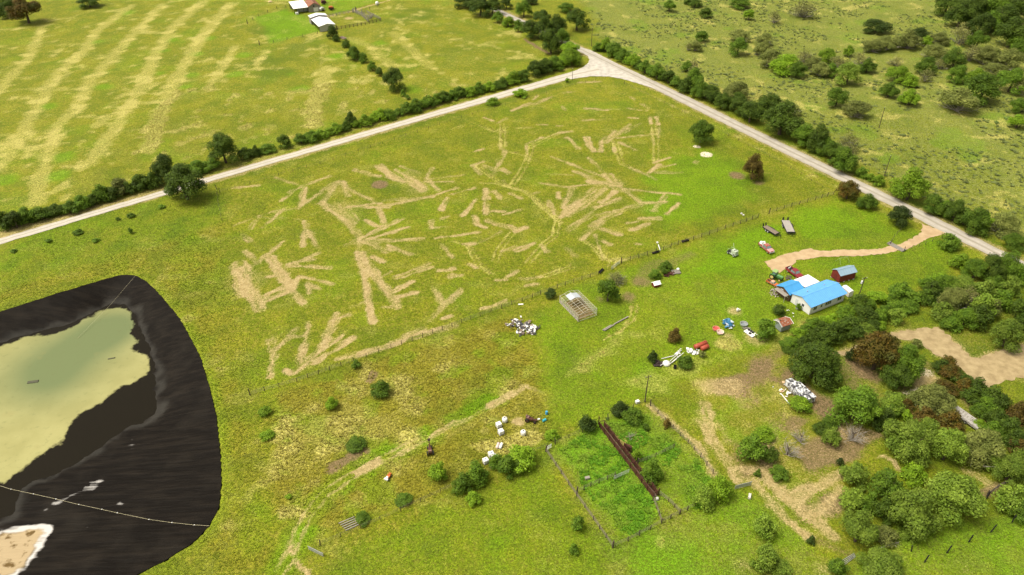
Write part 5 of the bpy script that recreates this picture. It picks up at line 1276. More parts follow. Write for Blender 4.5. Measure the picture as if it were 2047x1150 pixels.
# ================================================================== POLES AND FENCES
def pole(x, y, h, label, arm=0, transformer=False, lean=0.0, r=.15):
    t = thing("utility_pole", label, "utility pole", at(x,y), 0); t.rotation_euler = (0,lean,0)
    MB().tube((0,0,-.3),(0,0,h),r,r*.65,8).build("post", M_POST, t)
    if arm:
        MB().obox((0,0,h-.5),(arm,.1,.12),.3).build("cross_arm", M_POST, t)
        for s_ in (-.45,.45): MB().lathe([(.05,h-.44),(.07,h-.38),(.04,h-.26)],6,(s_*arm*.955,s_*arm*.295,0)).build("insulator", M_TRIM, t)
    else: MB().lathe([(.05,h),(.08,h+.08),(.04,h+.2)],6).build("insulator", M_TRIM, t)
    if transformer: MB().lathe([(.2,h-2.2),(.24,h-2.15),(.24,h-1.3),(.1,h-1.2)],10,(-.42,0,0)).build("transformer", M_TANKW, t); MB().obox((-.22,0,h-1.7),(.2,.08,.5)).build("bracket", M_GALV, t)
pole(1182,93,9.5,"tall dark pole behind the road junction"); pole(1144,160,5.2,"short thin pole on the near side of the left road", r=.11)
pole(1757,256,8.6,"slim pole alone in the far pasture, upper of two", lean=-.02); pole(1767,354,8.2,"slim pole by the right road hedgerow, lower of two")
pole(1289,803,8.3,"dark pole on the boundary line above the pens", 1.4); pole(1712,606,8.8,"dark pole with white transformer behind the white house", 1.5, True)

def fence(label, runs, sp=3.0, h=1.3, wires=(.35,.7,1.05), r=.075, mat=M_POST, wr=.014, rail=False, railmat=None, tall=(), name="fence", jit=.06):
    """runs: list of polylines (photo measure points); posts and wires of one fence are parts of it"""
    o0 = at(*runs[0][0]); t = thing(name, label, "fence", o0)
    pm = MB().tube((0,0,-.1),(0,0,h),r,r*.85,6).mesh("fence_post", mat)
    pt_ = MB().tube((0,0,-.1),(0,0,h*1.45),r*1.7,r*1.5,7).mesh("corner_post", mat)
    rr = random.Random(len(label))
    for run in runs:
        W = [at(*q) for q in run]
        for a, b_ in zip(W[:-1], W[1:]):
            n = max(1, round((b_-a).length/sp))
            for k in range(n+1):
                if k == n and b_ is not W[-1]: continue
                p = a.lerp(b_, k/n)-o0
                big = k == 0 and a is W[0]
                o = link_mesh("corner_post" if big else "post", pt_ if big else pm, None, t); o.location = p
                o.rotation_euler = (rr.uniform(-jit,jit), rr.uniform(-jit,jit), rr.uniform(0,3)); o.scale = (1,1,rr.uniform(.92,1.08))
        for z in wires:
            mb = MB()
            for a, b_ in zip(W[:-1], W[1:]):
                p0, p1 = a-o0+Vector((0,0,z)), b_-o0+Vector((0,0,z))
                if rail: mb.obox((p0+p1)/2, ((p1-p0).length,.05,.15), math.atan2((p1-p0).y,(p1-p0).x))
                else: mb.tube(p0, p1, wr, n=3, cap=False)
            mb.build("rail" if rail else "wire", railmat or (mat if rail else M_WIRE), t)
    return t
fence("long post and wire fence between cleared field and yard, left part", [[(500,790),(558,774),(594,763),(637,748),(682,732),(782,696),(865,667),(960,632),(1064,595),(1130,570),(1196,549)]], 3.1, 1.4, (.3,.6,.9,1.2), .08, wr=.022)
fence("long post and wire fence between cleared field and yard, right part", [[(1242,526),(1311,505),(1370,484),(1418,469),(1480,447),(1515,435)], [(1537,427),(1582,413),(1630,400),(1666,389)]], 3.0, 1.5, (.3,.6,.9,1.2), .09, wr=.026)
fence("thin wire fence along the right road beside the cleared field", [[(1248,168),(1400,243),(1560,325),(1666,389)]], 5.5, 1.1, (.5,.95), .05)
fence("thin wire fence along the left road verge", [[(440,385),(640,328),(900,243),(1150,170),(1210,158)]], 5.5, 1.1, (.5,.95), .05)
fence("short wire fence from the left road down to the pond corner", [[(433,378),(437,410),(444,442)]], 3.5, 1.2, (.4,.8), .06)
fence("wire wing fence up to the cattle guard on the driveway", [[zR(520,775),zR(560,700),zR(620,640),zR(690,560)], [zR(665,850),zR(820,800),zR(960,745),zR(1060,720)]], 2.6, 1.1, (.4,.8), .06)
fence("grassy wire fence on the left side of the green pens", [[zY(40,440),zY(150,600),zY(260,760),zY(380,930),zY(520,1130)]], 2.6, 1.3, (.3,.6,.9,1.2), .10, wr=.03)
fence("wood and wire fence along the lower side of the green pens", [[zY(520,1130),zY(630,1085),zY(790,1000),zY(870,955),zY(1000,890),zY(1110,835)]], 2.4, 1.35, (.4,.8,1.2), .11, wr=.035)
fence("cross fence between the two left pens", [[zY(262,740),zY(362,690),zY(540,620)]], 2.2, 1.35, (.4,.8,1.2), .10, wr=.03)
fence("cross fence between the two right pens", [[zY(700,530),zY(830,480),zY(960,415)]], 2.4, 1.3, (.4,.8,1.2), .09, wr=.03)
fence("brushy fence on the lane side of the green pens", [[zY(790,110),zY(900,230),zY(1060,380),zY(1150,480),zY(1240,600)]], 2.6, 1.3, (.4,.8,1.2), .09, wr=.03)
fence("short rusty alley fence at the lower end of the chute", [[zY(810,790),zY(835,850),zY(870,950)], [zY(850,750),zY(920,800),zY(1005,885)]], 1.8, 1.4, (.4,.8,1.2), .08, M_RUST, wr=.04)
fence("wire fence along the lower boundary behind the tanks", [[(640,1090),(760,1040),(880,985),(1000,932),(1095,893)], [(1110,888),(1190,852)], [(1215,838),(1290,804)]], 4.0, 1.2, (.4,.8,1.1), .07)
fence("dark low fence across the paddock by the mesquite grove", [[zM(1245,545),zM(1330,480),zM(1440,430)]], 2.2, 1.2, (.3,.6,.9,1.1), .07, wr=.05)
fence("wire fence with scattered posts around the far barn meadow", [[zb(-600,440),zb(-400,300),zb(-60,160),zb(100,140)], [zb(-380,830),zb(130,735),zb(420,690),zb(690,620)]], 8, 1.5, (.5,1.0), .13)
fence("close post corral fence along the near side of the far pens", [[zb(1050,545),zb(1350,495),zb(1640,440),zb(1840,395)]], 2.2, 1.6, (.5,1.0,1.5), .16, M_POST, rail=True, name="corral_fence")
fence("grey plank corral fence along the lane of the far pens", [[zb(850,330),zb(1100,275),zb(1330,235),zb(1340,215)]], 2.4, 1.6, (.5,1.0,1.5), .15, M_OLDWOOD, rail=True, name="corral_fence")
fence("grey plank loading pen in the middle of the far corral", [[zb(1350,230),zb(1500,300),zb(1620,400)], [zb(1390,225),zb(1560,300),zb(1700,330)], [zb(1500,250),zb(1600,240),zb(1700,300),zb(1850,370)], [zb(1520,300),zb(1650,345),zb(1720,300)], [zb(1620,395),zb(1700,330)]], 2.0, 1.7, (.5,1.0,1.5), .15, M_OLDWOOD, rail=True, name="corral_fence")
fence("sparse post fence beyond the far corral", [[zb(1400,205),zb(1650,180),zb(1800,130)]], 9, 1.6, (.6,1.2), .14)
# free standing black posts
bp_m = MB().box(-.09,.09,-.09,.09,-.1,2.1).mesh("post_body", M_BLACKPOST)
for i, (x, y, ln) in enumerate(((1822,1102,-.28),(1848,1124,.10),(1893,1105,.12),(1936.5,1083.5,.08),(1980.5,1064,.22),(2023,1044,.0),(1972,997,.0))):
    t = thing("fence_post", ["leftmost black post, leaning the other way","black post lowest in the picture","third black post from the left","fourth black post from the left","strongly leaning black post farther right","rightmost black post under a mesquite","black post apart above the row by the broad mesquite"][i], "post", at(x,y), .3, "row of black posts")
    t.rotation_euler = (0, ln, .3); link_mesh("post_body", bp_m, None, t)
# ================================================================== TREES AND SHRUBS
def rnd_dir(rs, n):
    z = rs.uniform(-1,1,n); a = rs.uniform(0,2*np.pi,n); r = np.sqrt(1-z*z)
    return np.stack([r*np.cos(a), r*np.sin(a), z], 1)

def crown_mesh(name, seed, nleaf, leaf, nlobe, lobe_r=(.38,.60), hz=(.18,1.35)):
    """unit crown: radius about 1, height 0..2, built of leaf-sized faces spread over uneven lobes"""
    rs = np.random.RandomState(seed)
    C = [(0,0,.85)]; R = [.62]
    for i in range(nlobe):
        a = 2*math.pi*(i+rs.uniform(-.3,.3))/nlobe*1.0 + (i % 3)*.7
        h = rs.uniform(*hz)
        rr = rs.uniform(*lobe_r)
        k = (1.0-rr)*rs.uniform(.8,1.08)*(1.12 if h < .7 else (1.0 if h < 1.15 else .62))
        C.append((k*math.cos(a), k*math.sin(a), h)); R.append(rr)
    C.append((rs.uniform(-.2,.2), rs.uniform(-.2,.2), 1.5)); R.append(rs.uniform(.36,.46))
    C = np.array(C); R = np.array(R)
    w = R**2; w /= w.sum()
    li = rs.choice(len(R), nleaf, p=w)
    dr = rnd_dir(rs, nleaf); dr[:,2] = np.where(dr[:,2] < -.45, -dr[:,2], dr[:,2])
    rad = R[li]*np.where(rs.uniform(0,1,nleaf) < .22, rs.uniform(.3,.8,nleaf), rs.uniform(.84,1.10,nleaf))
    # clumpy surface inside each lobe
    rad *= .92+.26*np.sin(dr[:,0]*9+li)*np.sin(dr[:,1]*8+li*2)*np.sin(dr[:,2]*7+li)
    p = C[li]+dr*rad[:,None]
    p[:,2] = np.maximum(p[:,2], .05+rs.uniform(0,.08,nleaf))
    nrm = dr + rnd_dir(rs, nleaf)*.75 + np.array([0,0,.45])
    nrm /= np.linalg.norm(nrm, axis=1)[:,None]
    t = np.cross(nrm, rnd_dir(rs, nleaf)); t /= np.linalg.norm(t, axis=1)[:,None]+1e-9
    u = np.cross(nrm, t)
    s = leaf*rs.uniform(.55,1.35,nleaf)[:,None]
    t = t*s; u = u*s*.62
    V = np.stack([p-t, p+u*.9, p+t, p-u*.9], 1).reshape(-1,3)
    F = np.arange(nleaf*4).reshape(-1,4)
    return np_mesh(name, V, F, 4)

def branch_mesh(name, seed, n, spread=1.0, thick=.02, height=1.9, sub=4):
    rs = random.Random(seed); mb = MB()
    for i in range(n):
        a = rs.uniform(0, 2*math.pi); el = rs.uniform(.35,1.3)
        L = rs.uniform(.7,1.15)
        p = Vector((rs.uniform(-.08,.08), rs.uniform(-.08,.08), 0))
        dirv = Vector((math.cos(a)*math.cos(el)*spread, math.sin(a)*math.cos(el)*spread, math.sin(el)*height*.55))
        q = p
        for k in range(3):
            q2 = q + dirv*(L*.36) + Vector((rs.uniform(-.1,.1), rs.uniform(-.1,.1), rs.uniform(-.05,.08)))
            mb.tube(q, q2, thick*(1-.28*k), thick*(.72-.28*k)+.003, 4, False)
            if k > 0:
                for j in range(sub):
                    e = q2 + Vector((rs.uniform(-.32,.32), rs.uniform(-.32,.32), rs.uniform(-.08,.28)))
                    mb.tube(q.lerp(q2, rs.random()), e, thick*.35, .002, 3, False)
            q = q2
    return mb.mesh(name)

def trunk_mesh(name, seed, r=.07, limbs=5):
    rs = random.Random(seed); mb = MB()
    p = Vector((0,0,-.05)); top = Vector((rs.uniform(-.06,.06), rs.uniform(-.06,.06), .62))
    mb.tube(p, p.lerp(top,.5), r*1.25, r, 7, False); mb.tube(p.lerp(top,.5), top, r, r*.8, 7, False)
    for i in range(limbs):
        a = 2*math.pi*i/limbs+rs.uniform(-.4,.4)
        e = top+Vector((math.cos(a)*rs.uniform(.25,.5), math.sin(a)*rs.uniform(.25,.5), rs.uniform(.2,.75)))
        m_ = top.lerp(e,.5)+Vector((0,0,-.05))
        mb.tube(top, m_, r*.6, r*.42, 5, False); mb.tube(m_, e, r*.42, r*.12, 5, False)
    return mb.mesh(name)

LEAF = {
 'o': leafmat("leaf_dark", (0.043,0.079,0.005), (0.080,0.126,0.008)),
 'm': leafmat("leaf_mid", (0.070,0.136,0.007), (0.126,0.205,0.012)),
 'b': leafmat("leaf_bright", (0.132,0.235,0.008), (0.208,0.321,0.014)),
 'q': leafmat("leaf_mesquite", (0.112,0.182,0.014), (0.205,0.285,0.030)),
 'g': leafmat("leaf_greygreen", (0.135,0.165,0.031), (0.221,0.243,0.054)),
 't': leafmat("leaf_sparse_grey", (0.142,0.155,0.037), (0.231,0.225,0.067)),
 'r': leafmat("leaf_brown", (0.077,0.053,0.009), (0.145,0.106,0.016)),
 'y': leafmat("leaf_rust", (0.121,0.070,0.007), (0.073,0.082,0.009)),
 'd': leafmat("leaf_cedar", (0.029,0.055,0.006), (0.057,0.087,0.009)),
}
BARK = solid("bark", (.085,.062,.042), .9, var=.35, scale=6)
DEAD = solid("dead_wood", (.30,.27,.23), .9, var=.3, scale=5)
CROWNS = {'S': [crown_mesh("shrub_leaves", 100+i, 800, .135, 4, (.42,.62)) for i in range(4)],
          'M': [crown_mesh("bush_leaves", 200+i, 3400, .074, 9, (.28,.58)) for i in range(8)],
          'L': [crown_mesh("tree_leaves", 300+i, 12000, .041, 15, (.22,.48), (.22,1.45)) for i in range(8)],
          'X': [crown_mesh("sparse_leaves", 400+i, 1100, .062, 7) for i in range(3)]}
TRUNKS = [trunk_mesh("tree_trunk", i) for i in range(3)]
STEMS = [branch_mesh("shrub_stems", 20+i, 7, .8, .035, 1.3, 1) for i in range(2)]
TWIGS = [branch_mesh("bare_branches", 40+i, 22, 1.0, .022, 1.7, 5) for i in range(3)]

LOOK = {'o':'dark green','m':'mid green','b':'bright green','q':'pale green feathery','g':'grey-green','t':'grey twiggy','r':'brown-leaved','y':'rusty brown and green','d':'blackish green'}
PLANTS = []
def plant(x, y, w, h, kind, where, group):
    """x,y,w,h: centre and extent of the crown as seen in the photo; position and true size follow from the ground there"""
    c = at(x, y)
    for _ in range(3):
        s = slant(c)
        R = max(.35, w/2*s/FPX*(1.04 if w < 45 else (.86 if kind == 'q' else .93)))
        th = math.asin(CAM_H/s)
        hh = (h*s/FPX)**2-(2*R*math.sin(th)*.86)**2
        Hc = math.sqrt(max(0, hh))/math.cos(th)
        Hc = min(max(Hc, R*(.85 if R < 3 else .95)), R*2.4)
        c = at(x, y, Hc*.45)
    PLANTS.append(dict(x=x, R=R, H=Hc, loc=(c.x, c.y), kind=kind, where=where, group=group))

def plants(txt, where, group, zm=None, fill=0):
    its = txt.split()
    if fill:                      # close growth: smaller bushes between neighbours of the row
        ext = []
        for a, b_ in zip(its[:-1], its[1:]):
            qa, qb = a.split(','), b_.split(',')
            xa, ya, wa_, ha_ = map(float, qa[:4]); xb, yb, wb_, hb_ = map(float, qb[:4])
            if 12 < math.hypot(xb-xa, yb-ya) < fill:
                ext.append(f"{(xa+xb)/2},{(ya+yb)/2+1.5},{(wa_+wb_)*.42},{(ha_+hb_)*.36},{qb[4] if xa % 2 < 1 else qa[4]}")
        its = its + ext
    for it in its:
        q = it.split(','); k = q[4] if len(q) > 4 else 'm'
        x, y, w, h = [float(a) for a in q[:4]]
        plant(x, y, w, h, k, where, group)

plants("""7,440,28,34,o 28,440,30,32,o 52,430,30,30,m 82,426,32,26,m 110,419,28,22,o 141,414,28,24,m 164,404,30,28,m 185,400,24,22,o 202,386,28,34,m 223,388,24,24,o 239,374,32,32,g 258,376,26,24,o
282,364,32,32,o 303,360,28,30,o 376,339,26,22,m 394,334,38,28,m 425,327,30,24,m 489,307,28,24,o 512,302,18,22,o 535,297,30,18,m 601,277,28,22,m 624,272,30,24,m 642,268,28,18,b 670,257,28,22,b 690,252,22,20,m
731,240,30,24,b 758,229,28,24,b 779,229,24,22,m 812,216,28,24,m 832,211,30,26,m 855,203,28,26,m 870,199,26,22,m 885,193,28,24,m 902,190,26,20,m 919,183,26,22,m 939,183,26,20,b 958,176,26,22,m 978,173,26,20,b 1002,166,28,22,m 1026,156,28,24,b 1046,151,28,24,m""",
       "in the hedgerow along the left road", "hedgerow shrubs along the left road", fill=46)
plants("1070,137,37,32,o 1090,132,34,30,o 1110,127,34,27,m 1141,115,46,32,b 1139,98,40,28,b", "in the hedgerow next to the road junction", "hedgerow bushes at the junction", fill=46)
plants("326,339,56,56,o", "tall in the left hedgerow behind the roadside oak", "")
plants("366,367,80,70,o", "overhanging the near edge of the left road", "")
plants("446,299,60,58,o", "standing out of the left hedgerow between road and hay field", "")
plants("568,282,26,28,o", "rounded, alone in a gap of the left hedgerow", "")
plants("700,238,24,32,o", "slim and upright above the left hedgerow", "")
plants("930,3,50,22,o 960,14,55,35,o 985,12,35,34,o 1012,7,24,22,o 995,34,22,22,m 1016,43,27,20,b 1036,52,22,22,m 1061,59,40,36,o 1083,34,34,26,o 1088,56,44,44,o 1114,51,38,40,o 1102,83,46,46,o 1124,73,32,32,m",
       "in the tree belt beyond the junction", "tree belt beyond the junction")
plants("1047,18,32,32,m 1061,2,27,10,o 1132,15,32,18,m 1154,40,48,42,o", "right of the road beyond the junction", "bushes right of the road beyond the junction")
plants("1195,94,20,17,m 1212,90,28,28,b 1227,100,32,27,m 1246,112,29,27,m 1268,122,28,27,b 1290,134,28,26,m 1315,144,30,30,m 1337,154,28,26,o 1354,164,26,24,m 1371,171,26,30,o 1390,159,38,42,m 1386,129,22,26,t 1400,178,36,36,m 1423,188,40,32,o 1446,202,36,32,o 1472,182,44,38,g 1476,211,36,32,o 1502,225,44,42,o 1538,205,50,34,o 1578,218,44,26,g 1608,271,44,40,m 1638,277,50,54,o 1664,304,46,40,m 1690,320,54,48,m 1697,284,38,36,t 1724,344,24,20,m 1758,360,24,22,b",
       "in the hedgerow along the right road", "hedgerow bushes along the right road", fill=46)
plants("1565,238,88,68,o", "biggest in the hedgerow along the right road", "")
plants("1822,370,70,62,b", "spreading beside the right road near the leaning pole", "")
plants("1871,409,50,36,m 1911,422,38,40,o 1952,443,48,46,m 1970,440,26,30,b 2011,447,44,40,g 2028,483,42,30,m", "across the right road from the driveway", "bushes opposite the driveway", fill=60)
plants("1411,26,24,18,o 1479,5,40,16,m 1390,6,26,16,m 1403,73,26,20,m 1477,94,36,33,m 1479,71,40,20,g 1390,92,26,20,g 1376,93,14,16,t 1373,132,22,22,m 1339,12,24,22,m 1376,3,16,12,m", "at the left end of the far pasture", "pasture shrubs at the left end")
plants("1498,30,22,20,b 1608,18,56,32,t 1549,35,26,22,t 1753,53,50,22,d", "standing apart high in the far pasture", "")
plants("1527,79,34,24,g 1522,99,30,26,g 1539,116,46,33,g 1570,129,62,36,b 1595,139,36,30,m 1611,112,36,26,t 1654,112,33,26,b 1641,139,36,26,g 1697,102,20,20,b 1677,126,33,26,t 1697,149,44,40,q 1720,119,33,26,t 1735,132,33,26,m 1660,140,30,24,m 1625,128,30,24,g",
       "in the middle scrub clump of the pasture", "scrub clump in the far pasture")
plants("1747,92,36,23,g 1773,87,36,25,g 1816,79,50,33,g 1839,71,33,26,d 1852,83,20,20,b 1879,78,33,20,g 1869,106,50,30,g 1790,122,26,17,t", "in the upper scrub line of the pasture", "scrub line in the far pasture")
plants("1796,148,40,28,b 1822,162,26,22,b 1852,132,36,30,m 1851,152,30,20,t 1778,180,33,28,m 1819,195,36,30,b 1674,195,40,36,m 1714,218,50,33,g", "in the pasture below the scrub clump", "lower pasture shrubs")
plants("1919,200,66,43,g 1965,178,70,50,m 1955,152,33,26,b 1915,149,33,30,m 1925,69,46,36,t 1955,81,33,33,m 1909,119,40,33,m 1942,106,46,30,t 1971,112,36,30,g 1988,139,40,20,g 2021,119,50,36,g 2024,162,50,40,m 2041,172,30,30,t 2037,211,28,26,m 2036,243,30,25,b 2041,96,30,28,m 1990,112,34,26,g 1880,128,24,18,t", "in scrub at the right pasture edge", "scrub at the right edge of the pasture")
plants("1895,10,50,36,o 1922,30,52,44,o 1948,18,50,44,o 1961,50,46,40,o 1991,17,56,46,m 2008,38,50,44,o 2034,13,56,46,o 2026,66,60,50,o 2045,82,44,36,m 1935,4,44,30,m 1975,2,50,34,o 2016,4,50,34,o 1985,45,40,36,m", "in the top right wood", "wood in the top right corner")
plants("49,21,56,44,y 14,14,34,34,o 177,3,38,14,o", "at the far left edge of the hay field", "trees at the far left edge")
plants("664,64,22,26,o 672,76,14,14,o 691,87,16,16,m 707,106,30,26,m 726,116,16,20,m 744,132,18,20,m 758,143,16,18,o 806,186,12,14,m 814,194,12,10,m 628,8,18,12,o", "in the row below the far barns", "shrub row below the far barns")
plants("787,160,40,44,o", "largest of the row running down from the far barns", "")
plants("1403,264,58,48,m", "inside the corner of the cleared field by the right road", "")
plants("1507,336,46,54,r", "round and alone on a bare patch in the cleared field", "")
plants("26,501,12,6,m 96,481,12,7,m 155,463,18,8,m 235,437,9,6,m 261,430,16,7,m 322,413,14,6,m 261,461,10,11,m 190,480,14,8,m", "on the strip between road and pond", "low shrubs between road and pond")
plants("1039,186,30,11,b 985,202,28,9,b 1134,160,10,9,b", "low on the near verge of the left road", "verge shrubs on the left road")
plants("1697,380,48,38,y 1735,403,38,30,m 1800,432,44,40,d 1900,483,36,30,m", "on the yard side of the right road", "bushes on the yard fence by the right road")
plants("""2019,529,52,50,m 1986,535,44,44,o 1952,539,48,38,m 1921,523,36,28,b 1991,563,30,26,m 2021,572,36,36,q 2038,549,30,36,m 1925,572,66,40,q 1892,568,44,36,m 1866,582,36,34,o 1854,594,30,28,m 1907,598,52,44,g
1937,592,44,42,t 1970,582,42,46,q 1968,612,42,48,q 1888,623,44,34,q 1931,635,52,40,m 1903,645,40,28,m 1956,631,44,48,o 1984,617,32,42,g 2036,621,34,52,o 2038,655,30,40,o 2005,600,36,36,m""",
       "in the thicket above the sand track", "thicket at the right edge")
plants("2015,668,66,54,q", "standing alone at the bend of the sand track", "")
plants("""1878,559,46,28,b 1854,565,30,22,m 1798,582,36,34,m 1809,576,24,22,m 1823,594,36,28,m 1757,594,40,26,b 1784,598,30,24,m 1796,613,40,26,m 1819,611,32,24,m 1719,606,40,38,o 1735,610,32,28,m 1690,624,34,32,m
1729,633,42,36,o 1760,631,32,32,m 1792,631,32,30,q 1731,658,38,28,q 1759,652,26,24,b 1696,649,44,38,o 1708,664,40,32,o 1661,640,28,26,b 1667,664,50,44,o 1651,676,34,32,o 1625,646,30,26,m 1643,642,26,20,b
1612,659,32,26,m 1643,653,34,26,o 1595,667,30,26,b 1630,667,34,28,o 1609,683,32,26,o 1578,685,34,24,m 1575,697,24,16,o 1774,620,30,26,m 1745,650,30,26,o""",
       "in the boundary hedge behind the house", "overgrown boundary hedge behind the house")
plants("1631,723,96,80,o", "large and rounded below the boundary hedge, above the wrecked trailer", "")
plants("1664,753,46,46,o", "tucked against the lower right of the large oak", "")
plants("1757,704,96,84,y", "large and rusty beside the sand track", "")
plants("1811,727,68,68,m 1796,752,60,52,o 1782,741,48,40,o", "flanking the large rusty tree", "green crowns around the rusty tree")
plants("1703,708,22,34,d", "slim cedar at the left foot of the rusty tree", "")
plants("1834,686,20,16,g", "small beside the sand track above the rusty tree", "")
plants("1897,721,24,20,y 1883,731,30,24,o 1903,742,40,30,y 1921,754,40,24,o 1931,771,32,26,y 1891,775,42,30,y 1956,773,36,32,o 1943,789,36,28,o 1989,794,52,40,o 1978,811,40,30,m 2001,808,36,36,o 1964,820,34,24,m",
       "in the brush below the sand track", "diagonal brush row below the sand track")
plants("1865,799,80,60,g", "wide and feathery in the middle of the right hand brush", "")
plants("1900,843,56,46,y 1851,832,40,34,r 1811,811,28,28,y 1789,799,44,34,q 1782,818,36,30,m 1813,829,22,20,b 1767,837,46,40,o 1788,808,40,40,q", "in the brush above the mesquite row", "mixed brush right of the wrecked trailer")
plants("1959,848,26,18,b", "small and yellow-green beside the grey wreck", "")
plants("1994,836,38,38,o 2016,856,44,40,o 2039,825,40,54,r 1990,858,36,30,m 2034,876,40,36,o 2041,892,36,30,r", "in the brush behind the grey wreck", "dark brush behind the grey wreck")
plants("1714,811,100,76,m", "broad, right of the wrecked white trailer", "")
plants("1643,855,30,24,o 1661,843,28,20,m", "low in front of the broad tree by the wrecked trailer", "low bushes by the wrecked trailer")
plants("1602,805,44,32,b", "leaning over the wrecked white trailer", "")
plants("1504,897,64,56,m 1540,908,32,36,o 1528,867,46,30,b", "on the inner side of the neighbour's dirt lane", "bushes beside the neighbour's dirt lane")
plants("1664,873,34,38,q 1679,922,16,16,d 1558,944,34,28,m 1515,945,14,20,m", "in the bare brushy yard below the wrecked trailer", "")
plants("1782,864,44,44,q 1824,885,94,74,q 1898,891,72,68,q 1853,858,50,40,q 1963,894,74,64,g 2001,926,60,40,q 2022,938,66,52,q 2040,920,50,50,q", "in the long mesquite row", "long mesquite row")
plants("1707,949,60,44,q 1702,996,48,50,q 1738,1004,36,42,m 1772,970,66,60,m 1827,1020,104,86,q 1764,1017,40,50,o 1720,1056,78,68,q 1772,1069,46,34,g 1814,1066,32,22,q", "in the lower right mesquite grove", "mesquite grove at the lower right")
plants("1828,946,46,38,b", "next to the sandy ring above the mesquite grove", "")
plants("1908,993,116,88,q", "widest of the mesquite grove, near the black posts", "")
plants("1762,1127,86,60,q", "at the bottom edge left of the black posts", "")
plants("2023,996,56,68,q 2040,1017,40,40,m", "at the right edge above the black posts", "mesquite at the right edge")
plants("1676,1134,36,36,m", "small at the bottom edge beside the old pipes", "")
plants("1529,1051,54,54,q 1532,1114,60,52,q 1560,1134,52,32,q", "in the weedy paddock by the lane", "mesquite in the weedy paddock")
plants("1623,1079,16,18,d", "small and dark at the end of the dirt lane", "")
plants("1408,993,52,64,q 1440,974,52,50,b", "beside the grey gate at the corner of the pens", "twin trees beside the grey gate")
plants("1304,941,46,44,m 1291,853,16,16,m 1272,908,22,24,b 1333,845,18,22,r 1264,830,42,34,m", "in the weedy pens right of the chute", "")
plants("1157,1048,28,30,m 1148,1097,20,22,m", "young on the mown grass left of the pens", "")
plants("1040,914,66,52,b 1016,930,50,44,m 992,922,28,28,m 954,946,48,52,m 924,966,46,40,m", "in the leafy clump below the tanks", "leafy clump below the white tanks")
plants("875,942,38,38,b", "round in the tall grass below the rusty machine", "")
plants("946,995,32,28,b", "small, just outside the fence below the leafy clump", "")
plants("808,997,32,24,m 723,1037,32,24,m", "on the fence line beside the old boards", "")
plants("1174,846,36,36,d", "at the upper end of the rusty chute", "")
plants("1241,816,38,34,d", "on the fence line between chute and pole", "")
plants("1102,868,26,22,b 1116,872,10,8,b", "on the fence below the blue barrels", "")
plants("1216,582,50,50,m 1233,556,44,30,t", "by the gate of the cleared field next to the pipe frame", "")
plants("1101,586,24,20,d", "on the field fence at the head of the grassy hollow", "")
plants("1349,669,28,30,r", "round and alone in the middle of the yard", "")
plants("1306,713,22,26,d", "at the left end of the white pipe heap", "")
plants("1310,547,24,20,m 1331,531,26,20,m 1327,543,14,14,m", "between field fence and white roofed hut", "")
plants("1370,722,34,28,m 1404,708,16,14,g", "growing through the white pipe heap", "")
plants("1532,658,42,42,m", "between the tyre slab and the rusty roofed coop", "")
plants("1558,619,26,24,o 1596,613,12,14,m", "close to the gable wall of the white house", "")
plants("663,805,26,28,b 760,776,38,36,m 712,887,40,20,m 529,821,26,20,b 533,869,28,18,b 577,993,14,12,b 712,728,20,18,m", "in the paddock right of the pond", "")

ORD = 'first second third fourth fifth sixth seventh eighth ninth tenth eleventh twelfth thirteenth fourteenth fifteenth sixteenth seventeenth eighteenth nineteenth twentieth'.split()
for p in PLANTS:
    if p['group'] == "hedgerow shrubs along the left road":
        p['where'] = "in the left road hedgerow, " + ("left of the oak" if p['x'] < 330 else ("right of the oak" if p['x'] < 720 else "towards the junction"))
bylab = {}
for p in PLANTS:
    k = p['kind']
    size = 'tree' if (p['R'] > 2.9 and p['H'] > 4.2) else ('bush' if p['R'] > 1.5 else 'shrub')
    p['size'] = size
    p['label'] = f"{LOOK[k]} {size} {p['where']}"
    bylab.setdefault(p['label'], []).append(p)
for lab, L_ in bylab.items():
    if 1 < len(L_) <= 20 and len(lab.split()) <= 12:
        L_.sort(key=lambda p: p['x'])
        for i, p in enumerate(L_):
            p['label'] = lab + f", {ORD[i]} from the left"
prs = random.Random(11)
for p in PLANTS:
    R, Hc, k = p['R'], p['H'], p['kind']
    nm = {'tree':'tree','bush':'bush','shrub':'shrub'}[p['size']]
    if k == 't': nm = 'twiggy_' + nm
    root = thing(nm, p['label'], 'tree' if p['size'] == 'tree' else 'shrub', (p['loc'][0], p['loc'][1], -.05), 0, p['group'] or None)
    lod = 'S' if R < 1.5 else ('M' if R < 3.6 else 'L')
    if k == 't': lod = 'X'
    cr = bpy.data.objects.new("crown", prs.choice(CROWNS[lod]))
    if len(cr.data.materials) == 0: cr.data.materials.append(None)
    cr.material_slots[0].link = 'OBJECT'; cr.material_slots[0].material = LEAF[k]
    cr.parent = root; cr.rotation_euler = (0, 0, prs.uniform(0, 6.283))
    lift = Hc*.05 if p['size'] == 'tree' else 0
    cr.scale = (R*prs.uniform(.94,1.08), R*prs.uniform(.94,1.08), (Hc-lift)/1.95); cr.location = (0,0,lift)
    COL.objects.link(cr)
    if k == 't' or k == 'g':
        tw = link_mesh("branches", prs.choice(TWIGS), DEAD, root); tw.scale = (R*.95, R*.95, Hc*.52); tw.rotation_euler = (0,0,prs.uniform(0,6.28))
    elif p['size'] == 'tree':
        tk = link_mesh("trunk", prs.choice(TRUNKS), BARK, root); tk.scale = (R, R, Hc*.62); tk.rotation_euler = (0,0,prs.uniform(0,6.28))
    else:
        tk = link_mesh("stems", prs.choice(STEMS), BARK, root); tk.scale = (R*.8, R*.8, Hc*.55); tk.rotation_euler = (0,0,prs.uniform(0,6.28))
